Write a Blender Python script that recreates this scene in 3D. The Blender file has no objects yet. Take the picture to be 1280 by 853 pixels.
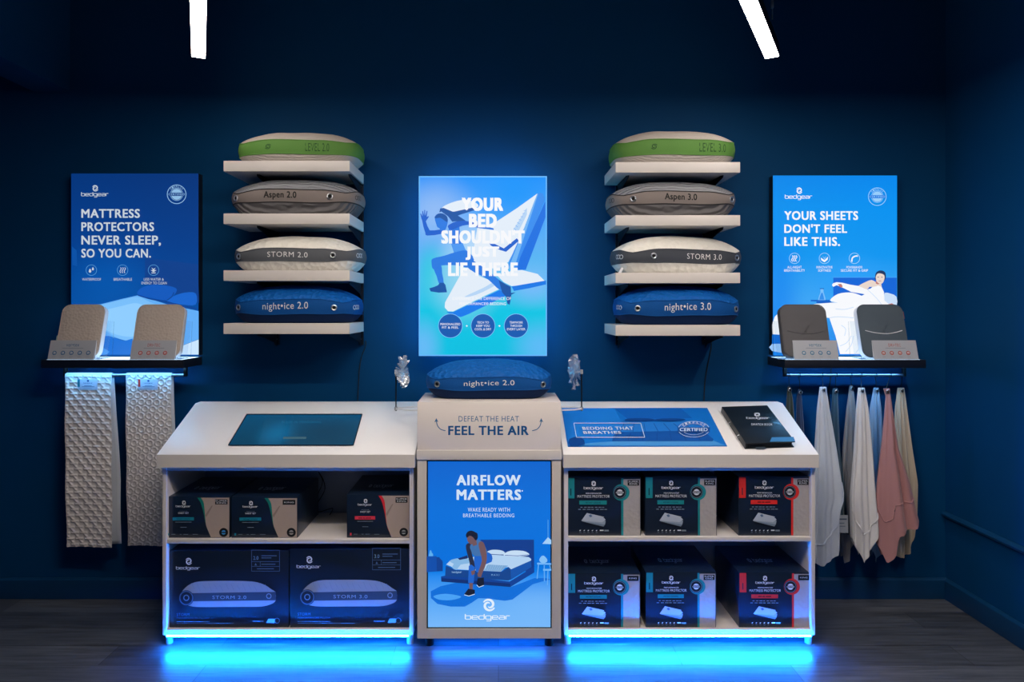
import bpy, bmesh, math, random
from mathutils import Vector, Matrix
random.seed(7)
S = bpy.context.scene
COL = S.collection
PI = math.pi

# ------------------------------------------------------------------ camera, world, exposure
F, CX, CY, CAMY, CAMZ = 830.0, 623.0, 385.0, -3.5, 1.53
cam_data = bpy.data.cameras.new('camera')
cam = bpy.data.objects.new('camera', cam_data)
COL.objects.link(cam)
cam.location = (0, CAMY, CAMZ)
cam.rotation_euler = (PI / 2, 0, 0)
cam_data.sensor_width = 36
cam_data.lens = F / 1280 * 36
cam_data.shift_x = (640 - CX) / 1280
cam_data.shift_y = -(426.5 - CY) / 1280
cam_data.clip_start = 0.05
S.camera = cam
LAMP = 29.0       # linear ceiling lamps over the display
CROSS_FILL = 185.0      # short added fill lamp crossing between the two, out of view
SIDE_FILL = 120.0 # added fill lamp that brightens the right wall, out of view        
EDGE = 12.0        # blue glowing edges of the middle sign
FRONT_STRIP = 520.0  # blue strips along the counter bottoms
STRIP = 70.0       # blue strips under the counters
HALO = 22.0        # blue strips behind the middle sign
LEDGE = 3.2        # glowing ledge tops
UNDER = 60.0       # blue strips under the ledges
world = bpy.data.worlds.new('world')
S.world = world
world.use_nodes = True
world.node_tree.nodes['Background'].inputs[0].default_value = (0.012, 0.022, 0.045, 1)
world.node_tree.nodes['Background'].inputs[1].default_value = 1.0
S.view_settings.view_transform = 'Standard'
S.view_settings.look = 'None'
S.view_settings.exposure = 0.0
S.view_settings.gamma = 1.0
S.view_settings.use_curve_mapping = False


# ------------------------------------------------------------------ helpers
def lin(c):
    r = []
    for v in c[:3]:
        v = v / 255.0
        r.append(v / 12.92 if v <= 0.04045 else ((v + 0.055) / 1.055) ** 2.4)
    return (r[0], r[1], r[2], 1.0)


MATS = {}


def mat(name, rgb, rough=0.55, metal=0.0, emit=0.0, ecol=None, bump=None, bscale=200.0, bstr=0.15,
        spec=0.5, vary=0.06, coat=0.0, sheen=0.0, bdist=0.004):
    if name in MATS:
        return MATS[name]
    m = bpy.data.materials.new(name)
    m.use_nodes = True
    nt = m.node_tree
    b = nt.nodes['Principled BSDF']
    b.inputs['Roughness'].default_value = rough
    b.inputs['Metallic'].default_value = metal
    b.inputs['Specular IOR Level'].default_value = spec
    b.inputs['Coat Weight'].default_value = coat
    b.inputs['Sheen Weight'].default_value = sheen
    c = lin(rgb)
    b.inputs['Base Color'].default_value = c
    tc = nt.nodes.new('ShaderNodeTexCoord')
    if emit > 0:
        b.inputs['Emission Color'].default_value = lin(ecol or rgb)
        b.inputs['Emission Strength'].default_value = emit
        b.inputs['Base Color'].default_value = (0.02, 0.02, 0.02, 1)
    elif vary > 0:
        n = nt.nodes.new('ShaderNodeTexNoise')
        n.inputs['Scale'].default_value = 9.0
        n.inputs['Detail'].default_value = 5.0
        nt.links.new(tc.outputs['Object'], n.inputs['Vector'])
        mx = nt.nodes.new('ShaderNodeMix')
        mx.data_type = 'RGBA'
        mx.inputs[6].default_value = tuple(v * (1 - vary) for v in c[:3]) + (1,)
        mx.inputs[7].default_value = tuple(min(1, v * (1 + vary)) for v in c[:3]) + (1,)
        nt.links.new(n.outputs['Fac'], mx.inputs[0])
        nt.links.new(mx.outputs[2], b.inputs['Base Color'])
    if bump:
        if bump == 'noise':
            t = nt.nodes.new('ShaderNodeTexNoise'); t.inputs['Scale'].default_value = bscale
            t.inputs['Detail'].default_value = 3; out = t.outputs['Fac']
        elif bump == 'voronoi':
            t = nt.nodes.new('ShaderNodeTexVoronoi'); t.inputs['Scale'].default_value = bscale
            out = t.outputs['Distance']
        elif bump == 'wave':
            t = nt.nodes.new('ShaderNodeTexWave'); t.inputs['Scale'].default_value = bscale
            t.inputs['Distortion'].default_value = 3.0; t.inputs['Detail'].default_value = 1.0
            t.bands_direction = 'Y'; out = t.outputs['Fac']
        nt.links.new(tc.outputs['Object'], t.inputs['Vector'])
        bn = nt.nodes.new('ShaderNodeBump')
        bn.inputs['Strength'].default_value = bstr
        bn.inputs['Distance'].default_value = bdist
        nt.links.new(out, bn.inputs['Height'])
        nt.links.new(bn.outputs['Normal'], b.inputs['Normal'])
    MATS[name] = m
    return m


def picture_mat(name, stops, emit, blobs=()):
    """printed picture: vertical colour ramp plus soft round colour areas, in the panel's own coordinates"""
    m = bpy.data.materials.new(name)
    m.use_nodes = True
    nt = m.node_tree
    b = nt.nodes['Principled BSDF']
    tc = nt.nodes.new('ShaderNodeTexCoord')
    sp = nt.nodes.new('ShaderNodeSeparateXYZ')
    nt.links.new(tc.outputs['Generated'], sp.inputs[0])
    r = nt.nodes.new('ShaderNodeValToRGB')
    while len(r.color_ramp.elements) > 1:
        r.color_ramp.elements.remove(r.color_ramp.elements[0])
    for i, (p, c) in enumerate(stops):
        e = r.color_ramp.elements[0] if i == 0 else r.color_ramp.elements.new(p)
        e.position = p
        e.color = lin(c)
    nt.links.new(sp.outputs['Z'], r.inputs[0])
    cur = r.outputs['Color']
    for (bx, bz, sx, sz, c, k) in blobs:
        mp = nt.nodes.new('ShaderNodeCombineXYZ')
        for out, ctr, s, idx in ((sp.outputs['X'], bx, sx, 0), (sp.outputs['Z'], bz, sz, 1)):
            a = nt.nodes.new('ShaderNodeMath'); a.operation = 'SUBTRACT'
            nt.links.new(out, a.inputs[0]); a.inputs[1].default_value = ctr
            d = nt.nodes.new('ShaderNodeMath'); d.operation = 'DIVIDE'
            nt.links.new(a.outputs[0], d.inputs[0]); d.inputs[1].default_value = s
            nt.links.new(d.outputs[0], mp.inputs[idx])
        ln = nt.nodes.new('ShaderNodeVectorMath'); ln.operation = 'LENGTH'
        nt.links.new(mp.outputs[0], ln.inputs[0])
        mr = nt.nodes.new('ShaderNodeMapRange'); mr.interpolation_type = 'SMOOTHSTEP'
        nt.links.new(ln.outputs['Value'], mr.inputs['Value'])
        mr.inputs['From Min'].default_value = 0; mr.inputs['From Max'].default_value = 1
        mr.inputs['To Min'].default_value = k; mr.inputs['To Max'].default_value = 0
        mx = nt.nodes.new('ShaderNodeMix'); mx.data_type = 'RGBA'
        nt.links.new(mr.outputs[0], mx.inputs[0]); nt.links.new(cur, mx.inputs[6])
        mx.inputs[7].default_value = lin(c)
        cur = mx.outputs[2]
    b.inputs['Roughness'].default_value = 0.5
    b.inputs['Specular IOR Level'].default_value = 0.05
    if emit > 0:
        b.inputs['Base Color'].default_value = (0.01, 0.01, 0.012, 1)
        nt.links.new(cur, b.inputs['Emission Color'])
        b.inputs['Emission Strength'].default_value = emit
    else:
        nt.links.new(cur, b.inputs['Base Color'])
    return m


class MB:
    def __init__(self):
        self.v, self.f, self.mi, self.mats = [], [], [], []

    def slot(self, m):
        if m not in self.mats:
            self.mats.append(m)
        return self.mats.index(m)

    def add(self, verts, faces, m=None):
        o = len(self.v)
        self.v += [Vector(p) for p in verts]
        k = self.slot(m) if m else 0
        for f in faces:
            self.f.append([i + o for i in f]); self.mi.append(k)
        return self

    def box(self, a, b, m=None):
        x0, y0, z0 = a; x1, y1, z1 = b
        v = [(x0, y0, z0), (x1, y0, z0), (x1, y1, z0), (x0, y1, z0),
             (x0, y0, z1), (x1, y0, z1), (x1, y1, z1), (x0, y1, z1)]
        return self.add(v, [(0, 3, 2, 1), (4, 5, 6, 7), (0, 1, 5, 4), (1, 2, 6, 5), (2, 3, 7, 6), (3, 0, 4, 7)], m)

    def prism_x(self, prof, x0, x1, m=None):
        """profile of (y, z) points run along x"""
        n = len(prof)
        v = [(x0, y, z) for y, z in prof] + [(x1, y, z) for y, z in prof]
        f = [tuple(range(n)), tuple(range(2 * n - 1, n - 1, -1))]
        for i in range(n):
            j = (i + 1) % n
            f.append((i, i + n, j + n, j))
        return self.add(v, f, m)

    def prism(self, pts, d, m=None):
        """planar outline of 3-D points pushed along vector d"""
        n = len(pts); d = Vector(d)
        v = [Vector(p) for p in pts] + [Vector(p) + d for p in pts]
        f = [tuple(range(n)), tuple(range(2 * n - 1, n - 1, -1))]
        for i in range(n):
            j = (i + 1) % n
            f.append((i, i + n, j + n, j))
        return self.add(v, f, m)

    def tube(self, path, r, m=None, n=10, closed=False):
        path = [Vector(p) for p in path]
        rs = r if isinstance(r, (list, tuple)) else [r] * len(path)
        vs, fs = [], []
        L = len(path)
        for i, p in enumerate(path):
            if closed:
                t = path[(i + 1) % L] - path[i - 1]
            else:
                t = path[min(i + 1, L - 1)] - path[max(i - 1, 0)]
            t.normalize()
            up = Vector((0, 0, 1)) if abs(t.z) < 0.95 else Vector((1, 0, 0))
            a = t.cross(up).normalized(); b = t.cross(a)
            for k in range(n):
                w = 2 * PI * k / n
                vs.append(p + (a * math.cos(w) + b * math.sin(w)) * rs[i])
        for i in range(L if closed else L - 1):
            for k in range(n):
                k2 = (k + 1) % n; i2 = (i + 1) % L
                fs.append((i * n + k, i * n + k2, i2 * n + k2, i2 * n + k))
        if not closed:
            fs.append(tuple(range(n))); fs.append(tuple((L - 1) * n + k for k in range(n - 1, -1, -1)))
        return self.add(vs, fs, m)

    def torus(self, c, axis, R, r, m=None, n=20, k=8):
        axis = Vector(axis).normalized()
        up = Vector((0, 0, 1)) if abs(axis.z) < 0.9 else Vector((1, 0, 0))
        a = axis.cross(up).normalized(); b = axis.cross(a)
        c = Vector(c)
        return self.tube([c + (a * math.cos(2 * PI * i / n) + b * math.sin(2 * PI * i / n)) * R for i in range(n)],
                         r, m, k, True)

    def grid(self, rows, m=None, closed_u=False):
        nu = len(rows[0]); vs = [p for r in rows for p in r]; fs = []
        for i in range(len(rows) - 1):
            for j in range(nu if closed_u else nu - 1):
                j2 = (j + 1) % nu
                fs.append((i * nu + j, i * nu + j2, (i + 1) * nu + j2, (i + 1) * nu + j))
        return self.add(vs, fs, m)

    def build(self, name, m=None, parent=None, bevel=0.0, smooth=False, angle=35, tri=False, seg=2, recalc=True):
        org = Vector((0, 0, 0))
        p = parent
        while p is not None:
            org += Vector(p.location); p = p.parent
        me = bpy.data.meshes.new(name)
        me.from_pydata([v - org for v in self.v], [], self.f)
        mats = list(self.mats)
        if not mats:
            mats = [m]
        elif m is not None and m not in mats:
            pass
        for x in mats:
            me.materials.append(x)
        if self.mats:
            me.polygons.foreach_set('material_index', self.mi)
        bm = bmesh.new(); bm.from_mesh(me)
        if recalc:
            bmesh.ops.recalc_face_normals(bm, faces=bm.faces)
        if tri:
            bmesh.ops.triangulate(bm, faces=[f for f in bm.faces if len(f.verts) > 4], ngon_method='EAR_CLIP')
        if bevel > 0:
            es = [e for e in bm.edges if len(e.link_faces) == 2 and e.calc_face_angle(0) > 0.5]
            bmesh.ops.bevel(bm, geom=es, offset=bevel, segments=seg, affect='EDGES', profile=0.6, clamp_overlap=True)
        bm.to_mesh(me); bm.free()
        if smooth or bevel > 0:
            for pl in me.polygons:
                pl.use_smooth = True
            me.set_sharp_from_angle(angle=math.radians(angle))
        o = bpy.data.objects.new(name, me)
        COL.objects.link(o)
        if parent is not None:
            o.parent = parent
        return o


def thing(name, label, cat, loc, group=None):
    o = bpy.data.objects.new(name, None)
    o.empty_display_size = 0.05
    COL.objects.link(o)
    o.location = loc
    o['label'] = label; o['category'] = cat
    if group:
        o['group'] = group
    return o


def tag(o, label, cat, group=None):
    o['label'] = label; o['category'] = cat
    if group:
        o['group'] = group
    return o


def struct(o, label=None, cat=None):
    o['kind'] = 'structure'
    if label:
        o['label'] = label; o['category'] = cat
    return o


def P(px, py, D):
    return Vector(((px - CX) * D / F, D + CAMY, CAMZ - (py - CY) * D / F))


class Plane:
    """a real surface; maps a photo pixel to the point of that surface seen there"""
    def __init__(s, p, n):
        s.p, s.n = Vector(p), Vector(n).normalized()

    def at(s, px, py, off=0.0):
        c = Vector((0, CAMY, CAMZ))
        d = Vector(((px - CX) / F, 1, -(py - CY) / F))
        q = s.p + s.n * off
        t = (q - c).dot(s.n) / d.dot(s.n)
        return c + d * t


def vplane(D):
    return Plane((0, D + CAMY, 0), (0, -1, 0))


TXT = {}


def text_tris(s, bold=0.0, space=1.0):
    """lettering as faces in a unit box (x across, y down); bold overprints shifted copies"""
    key = (s, bold, space)
    if key in TXT:
        return TXT[key]
    cu = bpy.data.curves.new('type', 'FONT')
    cu.body = s; cu.space_character = space + bold * .9; cu.resolution_u = 3
    cu.align_x = 'CENTER'
    o = bpy.data.objects.new('type', cu); COL.objects.link(o)
    dg = bpy.context.evaluated_depsgraph_get(); dg.update()
    ev = o.evaluated_get(dg); me = ev.to_mesh()
    v0 = [(v.co.x, v.co.y) for v in me.vertices]
    f0 = [tuple(p.vertices) for p in me.polygons]
    ev.to_mesh_clear()
    bpy.data.objects.remove(o); bpy.data.curves.remove(cu)
    vs, fs = [], []
    k = bold * .8 if bold >= .025 else 0
    for dx, dy in (((-k, -k * .6), (k, -k * .6), (k, k * .6), (-k, k * .6), (0, 0)) if k else ((0, 0),)):
        n = len(vs)
        vs += [(x + dx, y + dy) for x, y in v0]
        fs += [tuple(i + n for i in f) for f in f0]
    x0 = min(v[0] for v in vs); x1 = max(v[0] for v in vs)
    y0 = min(v[1] for v in vs); y1 = max(v[1] for v in vs)
    nb = len(v0)
    vs = [((x - x0) / (x1 - x0), (y1 - y) / (y1 - y0), i // nb) for i, (x, y) in enumerate(vs)]
    TXT[key] = (vs, fs)
    return TXT[key]


def quad_at(q, u, v):
    tl, tr, br, bl = q
    return (tl[0] * (1 - u) * (1 - v) + tr[0] * u * (1 - v) + br[0] * u * v + bl[0] * (1 - u) * v,
            tl[1] * (1 - u) * (1 - v) + tr[1] * u * (1 - v) + br[1] * u * v + bl[1] * (1 - u) * v)


class Art:
    """flat print on a surface: shapes and lettering given in the surface's own picture coordinates"""
    def __init__(s, plane, conv=None, step=0.00018, base=0.0005):
        s.pl, s.conv, s.mb, s.off, s.step = plane, conv or (lambda x, y: (x, y)), MB(), base, step

    def map(s, x, y, off):
        return s.pl.at(*s.conv(x, y), off)

    def poly(s, pts, m, sm=0):
        if sm:
            pts = smooth_pts(pts, sm)
        s.off += s.step
        s.mb.add([s.map(x, y, s.off) for x, y in pts], [tuple(range(len(pts)))], m)

    def rect(s, x0, y0, x1, y1, m):
        s.poly([(x0, y0), (x1, y0), (x1, y1), (x0, y1)], m)

    def frame(s, x0, y0, x1, y1, w, m):
        for r in ((x0, y0, x1, y0 + w), (x0, y1 - w, x1, y1), (x0, y0, x0 + w, y1), (x1 - w, y0, x1, y1)):
            s.rect(*r, m)

    def disc(s, x, y, rx, m, ry=None, n=28):
        ry = ry or rx
        s.poly([(x + rx * math.cos(2 * PI * i / n), y + ry * math.sin(2 * PI * i / n)) for i in range(n)], m)

    def ring(s, x, y, rx, w, m, ry=None, n=32):
        ry = ry or rx
        s.off += s.step
        k = 1 - w / rx
        v = []
        for i in range(n):
            c, d = math.cos(2 * PI * i / n), math.sin(2 * PI * i / n)
            v += [s.map(x + rx * c, y + ry * d, s.off), s.map(x + rx * k * c, y + ry * k * d, s.off)]
        s.mb.add(v, [(2 * i, 2 * ((i + 1) % n), 2 * ((i + 1) % n) + 1, 2 * i + 1) for i in range(n)], m)

    def stroke(s, pts, w, m, sm=0):
        if sm:
            pts = smooth_pts(pts, sm, closed=False)
        s.off += s.step
        v = []
        for i, p in enumerate(pts):
            a = pts[max(i - 1, 0)]; b = pts[min(i + 1, len(pts) - 1)]
            dx, dy = b[0] - a[0], b[1] - a[1]; l = math.hypot(dx, dy) or 1
            nx, ny = -dy / l * w / 2, dx / l * w / 2
            v += [s.map(p[0] + nx, p[1] + ny, s.off), s.map(p[0] - nx, p[1] - ny, s.off)]
        s.mb.add(v, [(2 * i, 2 * i + 2, 2 * i + 3, 2 * i + 1) for i in range(len(pts) - 1)], m)

    def text(s, t, x0, y0, x1, y1, m, bold=0.0, space=1.0, quad=None):
        vs, fs = text_tris(t, bold, space)
        q = quad or ((x0, y0), (x1, y0), (x1, y1), (x0, y1))
        s.off += s.step
        s.mb.add([s.map(*quad_at(q, u, v), s.off + k * .00006) for u, v, k in vs], fs, m)
        s.off += .0003 if vs[-1][2] else 0

    def swirl(s, x, y, r, m, ry=None):
        ry = ry or r
        for k in range(2):
            out, inn = [], []
            for i in range(19):
                t = i / 18
                a = PI * (0.15 + k) + t * PI * 1.55
                rc = 0.86 - 0.62 * t ** 1.3
                w = 0.06 + 0.30 * math.sin(PI * min(1, 0.1 + t * 0.9)) ** 0.8
                out.append((x + r * (rc + w / 2) * math.cos(a), y + ry * (rc + w / 2) * math.sin(a)))
                inn.append((x + r * (rc - w / 2) * math.cos(a), y + ry * (rc - w / 2) * math.sin(a)))
            s.off += s.step
            v = [s.map(*p, s.off) for p in out] + [s.map(*p, s.off) for p in inn]
            s.mb.add(v, [(i, i + 1, 19 + i + 1, 19 + i) for i in range(18)], m)

    def wordmark(s, x0, y0, x1, y1, m, wt=.20):
        bowl = [(0, .5), (0, .2), (.06, .06), (.2, 0), (.8, 0), (.94, .06), (1, .2), (1, .8), (.94, .94), (.8, 1), (.2, 1), (.06, .94), (0, .8), (0, .5)]
        e_ = [(1, 1), (.2, 1), (.06, .94), (0, .8), (0, .2), (.06, .06), (.2, 0), (.8, 0), (.94, .06), (1, .2), (1, .52), (0, .52)]
        a_ = [(.05, 0), (.8, 0), (.94, .06), (1, .2), (1, 1), (.2, 1), (.06, .96), (0, .86), (0, .62), (.06, .52), (.2, .48), (1, .48)]
        g_ = [(1, .5), (1, 1.3), (.94, 1.44), (.8, 1.5), (.15, 1.5)]
        L = {'b': [[(0, -.5), (0, .5)], bowl], 'e': [e_], 'd': [[(1, -.5), (1, .5)], bowl], 'g': [bowl, g_], 'a': [a_], 'r': [[(0, 1), (0, .2), (.06, .06), (.2, 0), (.75, 0)]]}
        cw = (x1 - x0) / 8.75; h = (y1 - y0) / 2.2
        ax = Vector((cw, 0)); 
        for i, ch in enumerate('bedgear'):
            for path in L[ch]:
                P_ = [(x0 + cw * (.1 + i * 1.25 + px), y0 + h * (.6 + py)) for px, py in path]
                s.off += s.step
                v = []
                n = len(P_); closed = path[0] == path[-1]
                for k, p in enumerate(P_):
                    a = P_[k - 1] if k else (P_[-2] if closed else p)
                    b = P_[k + 1] if k < n - 1 else (P_[1] if closed else p)
                    dx, dy = (b[0] - a[0]) / cw, (b[1] - a[1]) / h
                    l = math.hypot(dx, dy) or 1
                    nx, ny = -dy / l * wt / 2 * cw, dx / l * wt / 2 * h
                    v += [s.map(p[0] + nx, p[1] + ny, s.off), s.map(p[0] - nx, p[1] - ny, s.off)]
                s.mb.add(v, [(2 * k, 2 * k + 2, 2 * k + 3, 2 * k + 1) for k in range(n - 1)], m)

    def seal(s, x, y, r, m, dark, words=('AIRFLOW', 'CERTIFIED')):
        s.ring(x, y, r, r * 0.07, m)
        s.ring(x, y, r * 0.66, r * 0.05, m)
        s.disc(x, y, r * 0.56, m)
        s.rect(x - r * 0.9, y - r * 0.17, x + r * 0.9, y + r * 0.17, dark)
        s.text(words[1], x - r * 0.84, y - r * 0.11, x + r * 0.84, y + r * 0.11, m, 0.02)
        for i, ch in enumerate(words[0]):
            a = -PI / 2 + (i - (len(words[0]) - 1) / 2) * 0.27
            cx, cy = x + r * 0.8 * math.cos(a), y + r * 0.8 * math.sin(a)
            h = r * 0.1
            ca, sa = math.cos(a + PI / 2) * h, math.sin(a + PI / 2) * h
            q = [(cx - ca * .7 + sa, cy - sa * .7 - ca), (cx + ca * .7 + sa, cy + sa * .7 - ca),
                 (cx + ca * .7 - sa, cy + sa * .7 + ca), (cx - ca * .7 - sa, cy - sa * .7 + ca)]
            s.text(ch, 0, 0, 0, 0, m, 0.02, quad=q)

    def cut(s, name, parent):
        """finish one printed part and go on with the next"""
        o = s.mb.build(name, None, parent, tri=True, recalc=False)
        s.mb = MB()
        return o

    def build(s, name, parent):
        return s.mb.build(name, None, parent, tri=True, recalc=False)


def smooth_pts(pts, n, closed=True):
    L = len(pts); r = []
    for i in range(L if closed else L - 1):
        if closed:
            p0, p1, p2, p3 = pts[i - 1], pts[i], pts[(i + 1) % L], pts[(i + 2) % L]
        else:
            p0, p1, p2, p3 = pts[max(i - 1, 0)], pts[i], pts[i + 1], pts[min(i + 2, L - 1)]
        for k in range(n):
            t = k / n
            r.append(tuple(0.5 * (2 * p1[d] + (p2[d] - p0[d]) * t + (2 * p0[d] - 5 * p1[d] + 4 * p2[d] - p3[d]) * t * t
                                  + (3 * p1[d] - p0[d] - 3 * p2[d] + p3[d]) * t ** 3) for d in range(len(p1))))
    if not closed:
        r.append(tuple(pts[-1]))
    return r


def interp(tab, x):
    if x <= tab[0][0]:
        return tab[0][1:]
    for a, b in zip(tab, tab[1:]):
        if x <= b[0]:
            t = (x - a[0]) / (b[0] - a[0])
            return tuple(p + (q - p) * t for p, q in zip(a[1:], b[1:]))
    return tab[-1][1:]


def ink(rgb, rough=0.5):
    return mat('ink_%d_%d_%d' % tuple(rgb), rgb, rough=rough, vary=0, spec=0.3)


def glow(rgb, k=1.0):
    return mat('lit_%d_%d_%d_%d' % (rgb[0], rgb[1], rgb[2], int(k * 100)), rgb, emit=k, rough=0.4, spec=0.15)


# ------------------------------------------------------------------ materials
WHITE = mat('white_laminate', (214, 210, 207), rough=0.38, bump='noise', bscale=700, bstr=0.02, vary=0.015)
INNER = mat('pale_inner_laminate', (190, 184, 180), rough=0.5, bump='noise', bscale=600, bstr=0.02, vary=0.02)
NAVY = mat('navy_metal', (14, 20, 34), rough=0.45, bump='noise', bscale=400, bstr=0.05)
BLACK = mat('black_metal', (12, 13, 16), rough=0.4, metal=0.4, bump='noise', bscale=500, bstr=0.04)
BLACKCORD = mat('black_rubber_cord', (10, 11, 13), rough=0.6)
CHROME = mat('brushed_steel', (190, 195, 202), rough=0.28, metal=1.0, bump='noise', bscale=900, bstr=0.05)
LEDCASE = mat('strip_casing', (160, 165, 170), rough=0.4)

m = bpy.data.materials.new('clear_acrylic'); m.use_nodes = True
nt = m.node_tree; nt.nodes.remove(nt.nodes['Principled BSDF'])
gl = nt.nodes.new('ShaderNodeBsdfGlossy'); gl.inputs['Roughness'].default_value = 0.05
tr = nt.nodes.new('ShaderNodeBsdfTransparent'); tr.inputs['Color'].default_value = (0.95, 0.98, 1, 1)
fr = nt.nodes.new('ShaderNodeFresnel'); fr.inputs['IOR'].default_value = 1.5
ms = nt.nodes.new('ShaderNodeMixShader')
nt.links.new(fr.outputs[0], ms.inputs[0]); nt.links.new(tr.outputs[0], ms.inputs[1]); nt.links.new(gl.outputs[0], ms.inputs[2])
nt.links.new(ms.outputs[0], nt.nodes['Material Output'].inputs[0])
ACRYLIC = m

m = bpy.data.materials.new('clear_foil'); m.use_nodes = True
nt = m.node_tree; nt.nodes.remove(nt.nodes['Principled BSDF'])
gl = nt.nodes.new('ShaderNodeBsdfGlossy'); gl.inputs['Roughness'].default_value = 0.22
gl.inputs['Color'].default_value = (0.85, 0.92, 1, 1)
df = nt.nodes.new('ShaderNodeBsdfDiffuse'); df.inputs['Color'].default_value = (0.75, 0.85, 0.95, 1)
tr = nt.nodes.new('ShaderNodeBsdfTransparent')
m1 = nt.nodes.new('ShaderNodeMixShader'); m1.inputs[0].default_value = 0.35
m2 = nt.nodes.new('ShaderNodeMixShader'); m2.inputs[0].default_value = 0.5
nt.links.new(gl.outputs[0], m1.inputs[1]); nt.links.new(df.outputs[0], m1.inputs[2])
nt.links.new(tr.outputs[0], m2.inputs[1]); nt.links.new(m1.outputs[0], m2.inputs[2])
nt.links.new(m2.outputs[0], nt.nodes['Material Output'].inputs[0])
FOIL = m

WALL = mat('navy_wall_paint', (2, 64, 110), rough=0.62, bump='noise', bscale=260, bstr=0.12, vary=0.05, spec=0.10)
TRIM = mat('navy_trim_paint', (3, 60, 102), rough=0.45, bump='noise', bscale=120, bstr=0.05, vary=0.05)
CEIL = mat('black_ceiling_paint', (14, 16, 20), rough=0.8, bump='noise', bscale=150, bstr=0.1)

# plank floor
m = bpy.data.materials.new('grey_plank_floor'); m.use_nodes = True
nt = m.node_tree; b = nt.nodes['Principled BSDF']
tc = nt.nodes.new('ShaderNodeTexCoord')
br = nt.nodes.new('ShaderNodeTexBrick')
br.inputs['Scale'].default_value = 1.0
br.inputs['Brick Width'].default_value = 1.25
br.inputs['Row Height'].default_value = 0.165
br.inputs['Mortar Size'].default_value = 0.0018
br.inputs['Mortar Smooth'].default_value = 0.2
br.inputs['Color1'].default_value = lin((98, 104, 114))
br.inputs['Color2'].default_value = lin((72, 78, 88))
br.inputs['Mortar'].default_value = lin((42, 44, 48))
br.offset = 0.37
nt.links.new(tc.outputs['Object'], br.inputs['Vector'])
mp = nt.nodes.new('ShaderNodeMapping'); mp.inputs['Scale'].default_value = (1.6, 26, 1)
nt.links.new(tc.outputs['Object'], mp.inputs['Vector'])
ns = nt.nodes.new('ShaderNodeTexNoise'); ns.inputs['Scale'].default_value = 2.0; ns.inputs['Detail'].default_value = 8
ns.inputs['Roughness'].default_value = 0.65
nt.links.new(mp.outputs[0], ns.inputs['Vector'])
rp = nt.nodes.new('ShaderNodeValToRGB')
rp.color_ramp.elements[0].position = 0.3; rp.color_ramp.elements[0].color = (0.30, 0.30, 0.32, 1)
rp.color_ramp.elements[1].position = 0.72; rp.color_ramp.elements[1].color = (1.15, 1.13, 1.1, 1)
nt.links.new(ns.outputs['Fac'], rp.inputs[0])
mx = nt.nodes.new('ShaderNodeMix'); mx.data_type = 'RGBA'; mx.blend_type = 'MULTIPLY'; mx.inputs[0].default_value = 1
nt.links.new(br.outputs['Color'], mx.inputs[6]); nt.links.new(rp.outputs[0], mx.inputs[7])
nt.links.new(mx.outputs[2], b.inputs['Base Color'])
b.inputs['Roughness'].default_value = 0.34
bn = nt.nodes.new('ShaderNodeBump'); bn.inputs['Strength'].default_value = 0.12; bn.inputs['Distance'].default_value = 0.003
nt.links.new(ns.outputs['Fac'], bn.inputs['Height'])
nt.links.new(bn.outputs[0], b.inputs['Normal'])
FLOOR = m

# ------------------------------------------------------------------ the room
XR, XL, YF, ZC = 2.357, -3.25, -5.4, 3.6
struct(MB().box((XL, YF, -0.05), (XR, 0, 0)).build('floor', FLOOR))
struct(MB().box((XL - .1, 0, -0.05), (XR + .1, 0.1, ZC)).build('wall_back', WALL))
struct(MB().box((XR, YF, -0.05), (XR + .1, 0, ZC)).build('wall_right', WALL))
struct(MB().box((XL - .1, YF, -0.05), (XL, 0, ZC)).build('wall_left', WALL))
struct(MB().box((XL - .1, YF, ZC), (XR + .1, 0.1, ZC + .08)).build('ceiling', CEIL))


def board_x(name, x0, x1, z1, d):
    prof = [(0, 0), (-d, 0), (-d, z1 - 0.012), (-d * 0.45, z1), (0, z1)]
    return struct(MB().prism_x(prof, x0, x1).build(name, TRIM, bevel=0.0015))


board_x('baseboard_back', XL, XR, 0.11, 0.016)
mb = MB()
prof = [(XR, 0), (XR - .016, 0), (XR - .016, .098), (XR - .007, .11), (XR, .11)]
mb.prism([(x, YF, z) for x, z in prof], (0, -YF - 0.016, 0))
struct(mb.build('baseboard_right', TRIM, bevel=0.0015))
mb = MB()
prof = [(XL, 0), (XL + .016, 0), (XL + .016, .098), (XL + .007, .11), (XL, .11)]
mb.prism([(x, YF, z) for x, z in prof], (0, -YF - 0.016, 0))
struct(mb.build('baseboard_left', TRIM, bevel=0.0015))
# chair rail on the right wall
mb = MB()
prof = [(XR, .425), (XR - .010, .428), (XR - .022, .436), (XR - .024, .446), (XR - .014, .454), (XR, .458)]
mb.prism([(x, YF, z) for x, z in prof], (0, -YF, 0))
struct(mb.build('trim_1', TRIM, bevel=0.001))
# boxed beam high on the left, running towards the camera
struct(MB().box((-2.45, YF, 2.67), (-2.256, 0, ZC)).build('trim_2', WALL, bevel=0.002))

# ------------------------------------------------------------------ ceiling lamps
LAMPFACE = mat('lamp_diffuser', (255, 248, 240), emit=LAMP, ecol=(255, 240, 226))
FILLFACE = mat('cross_fill_diffuser', (255, 248, 240), emit=CROSS_FILL, ecol=(255, 240, 226))


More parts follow.
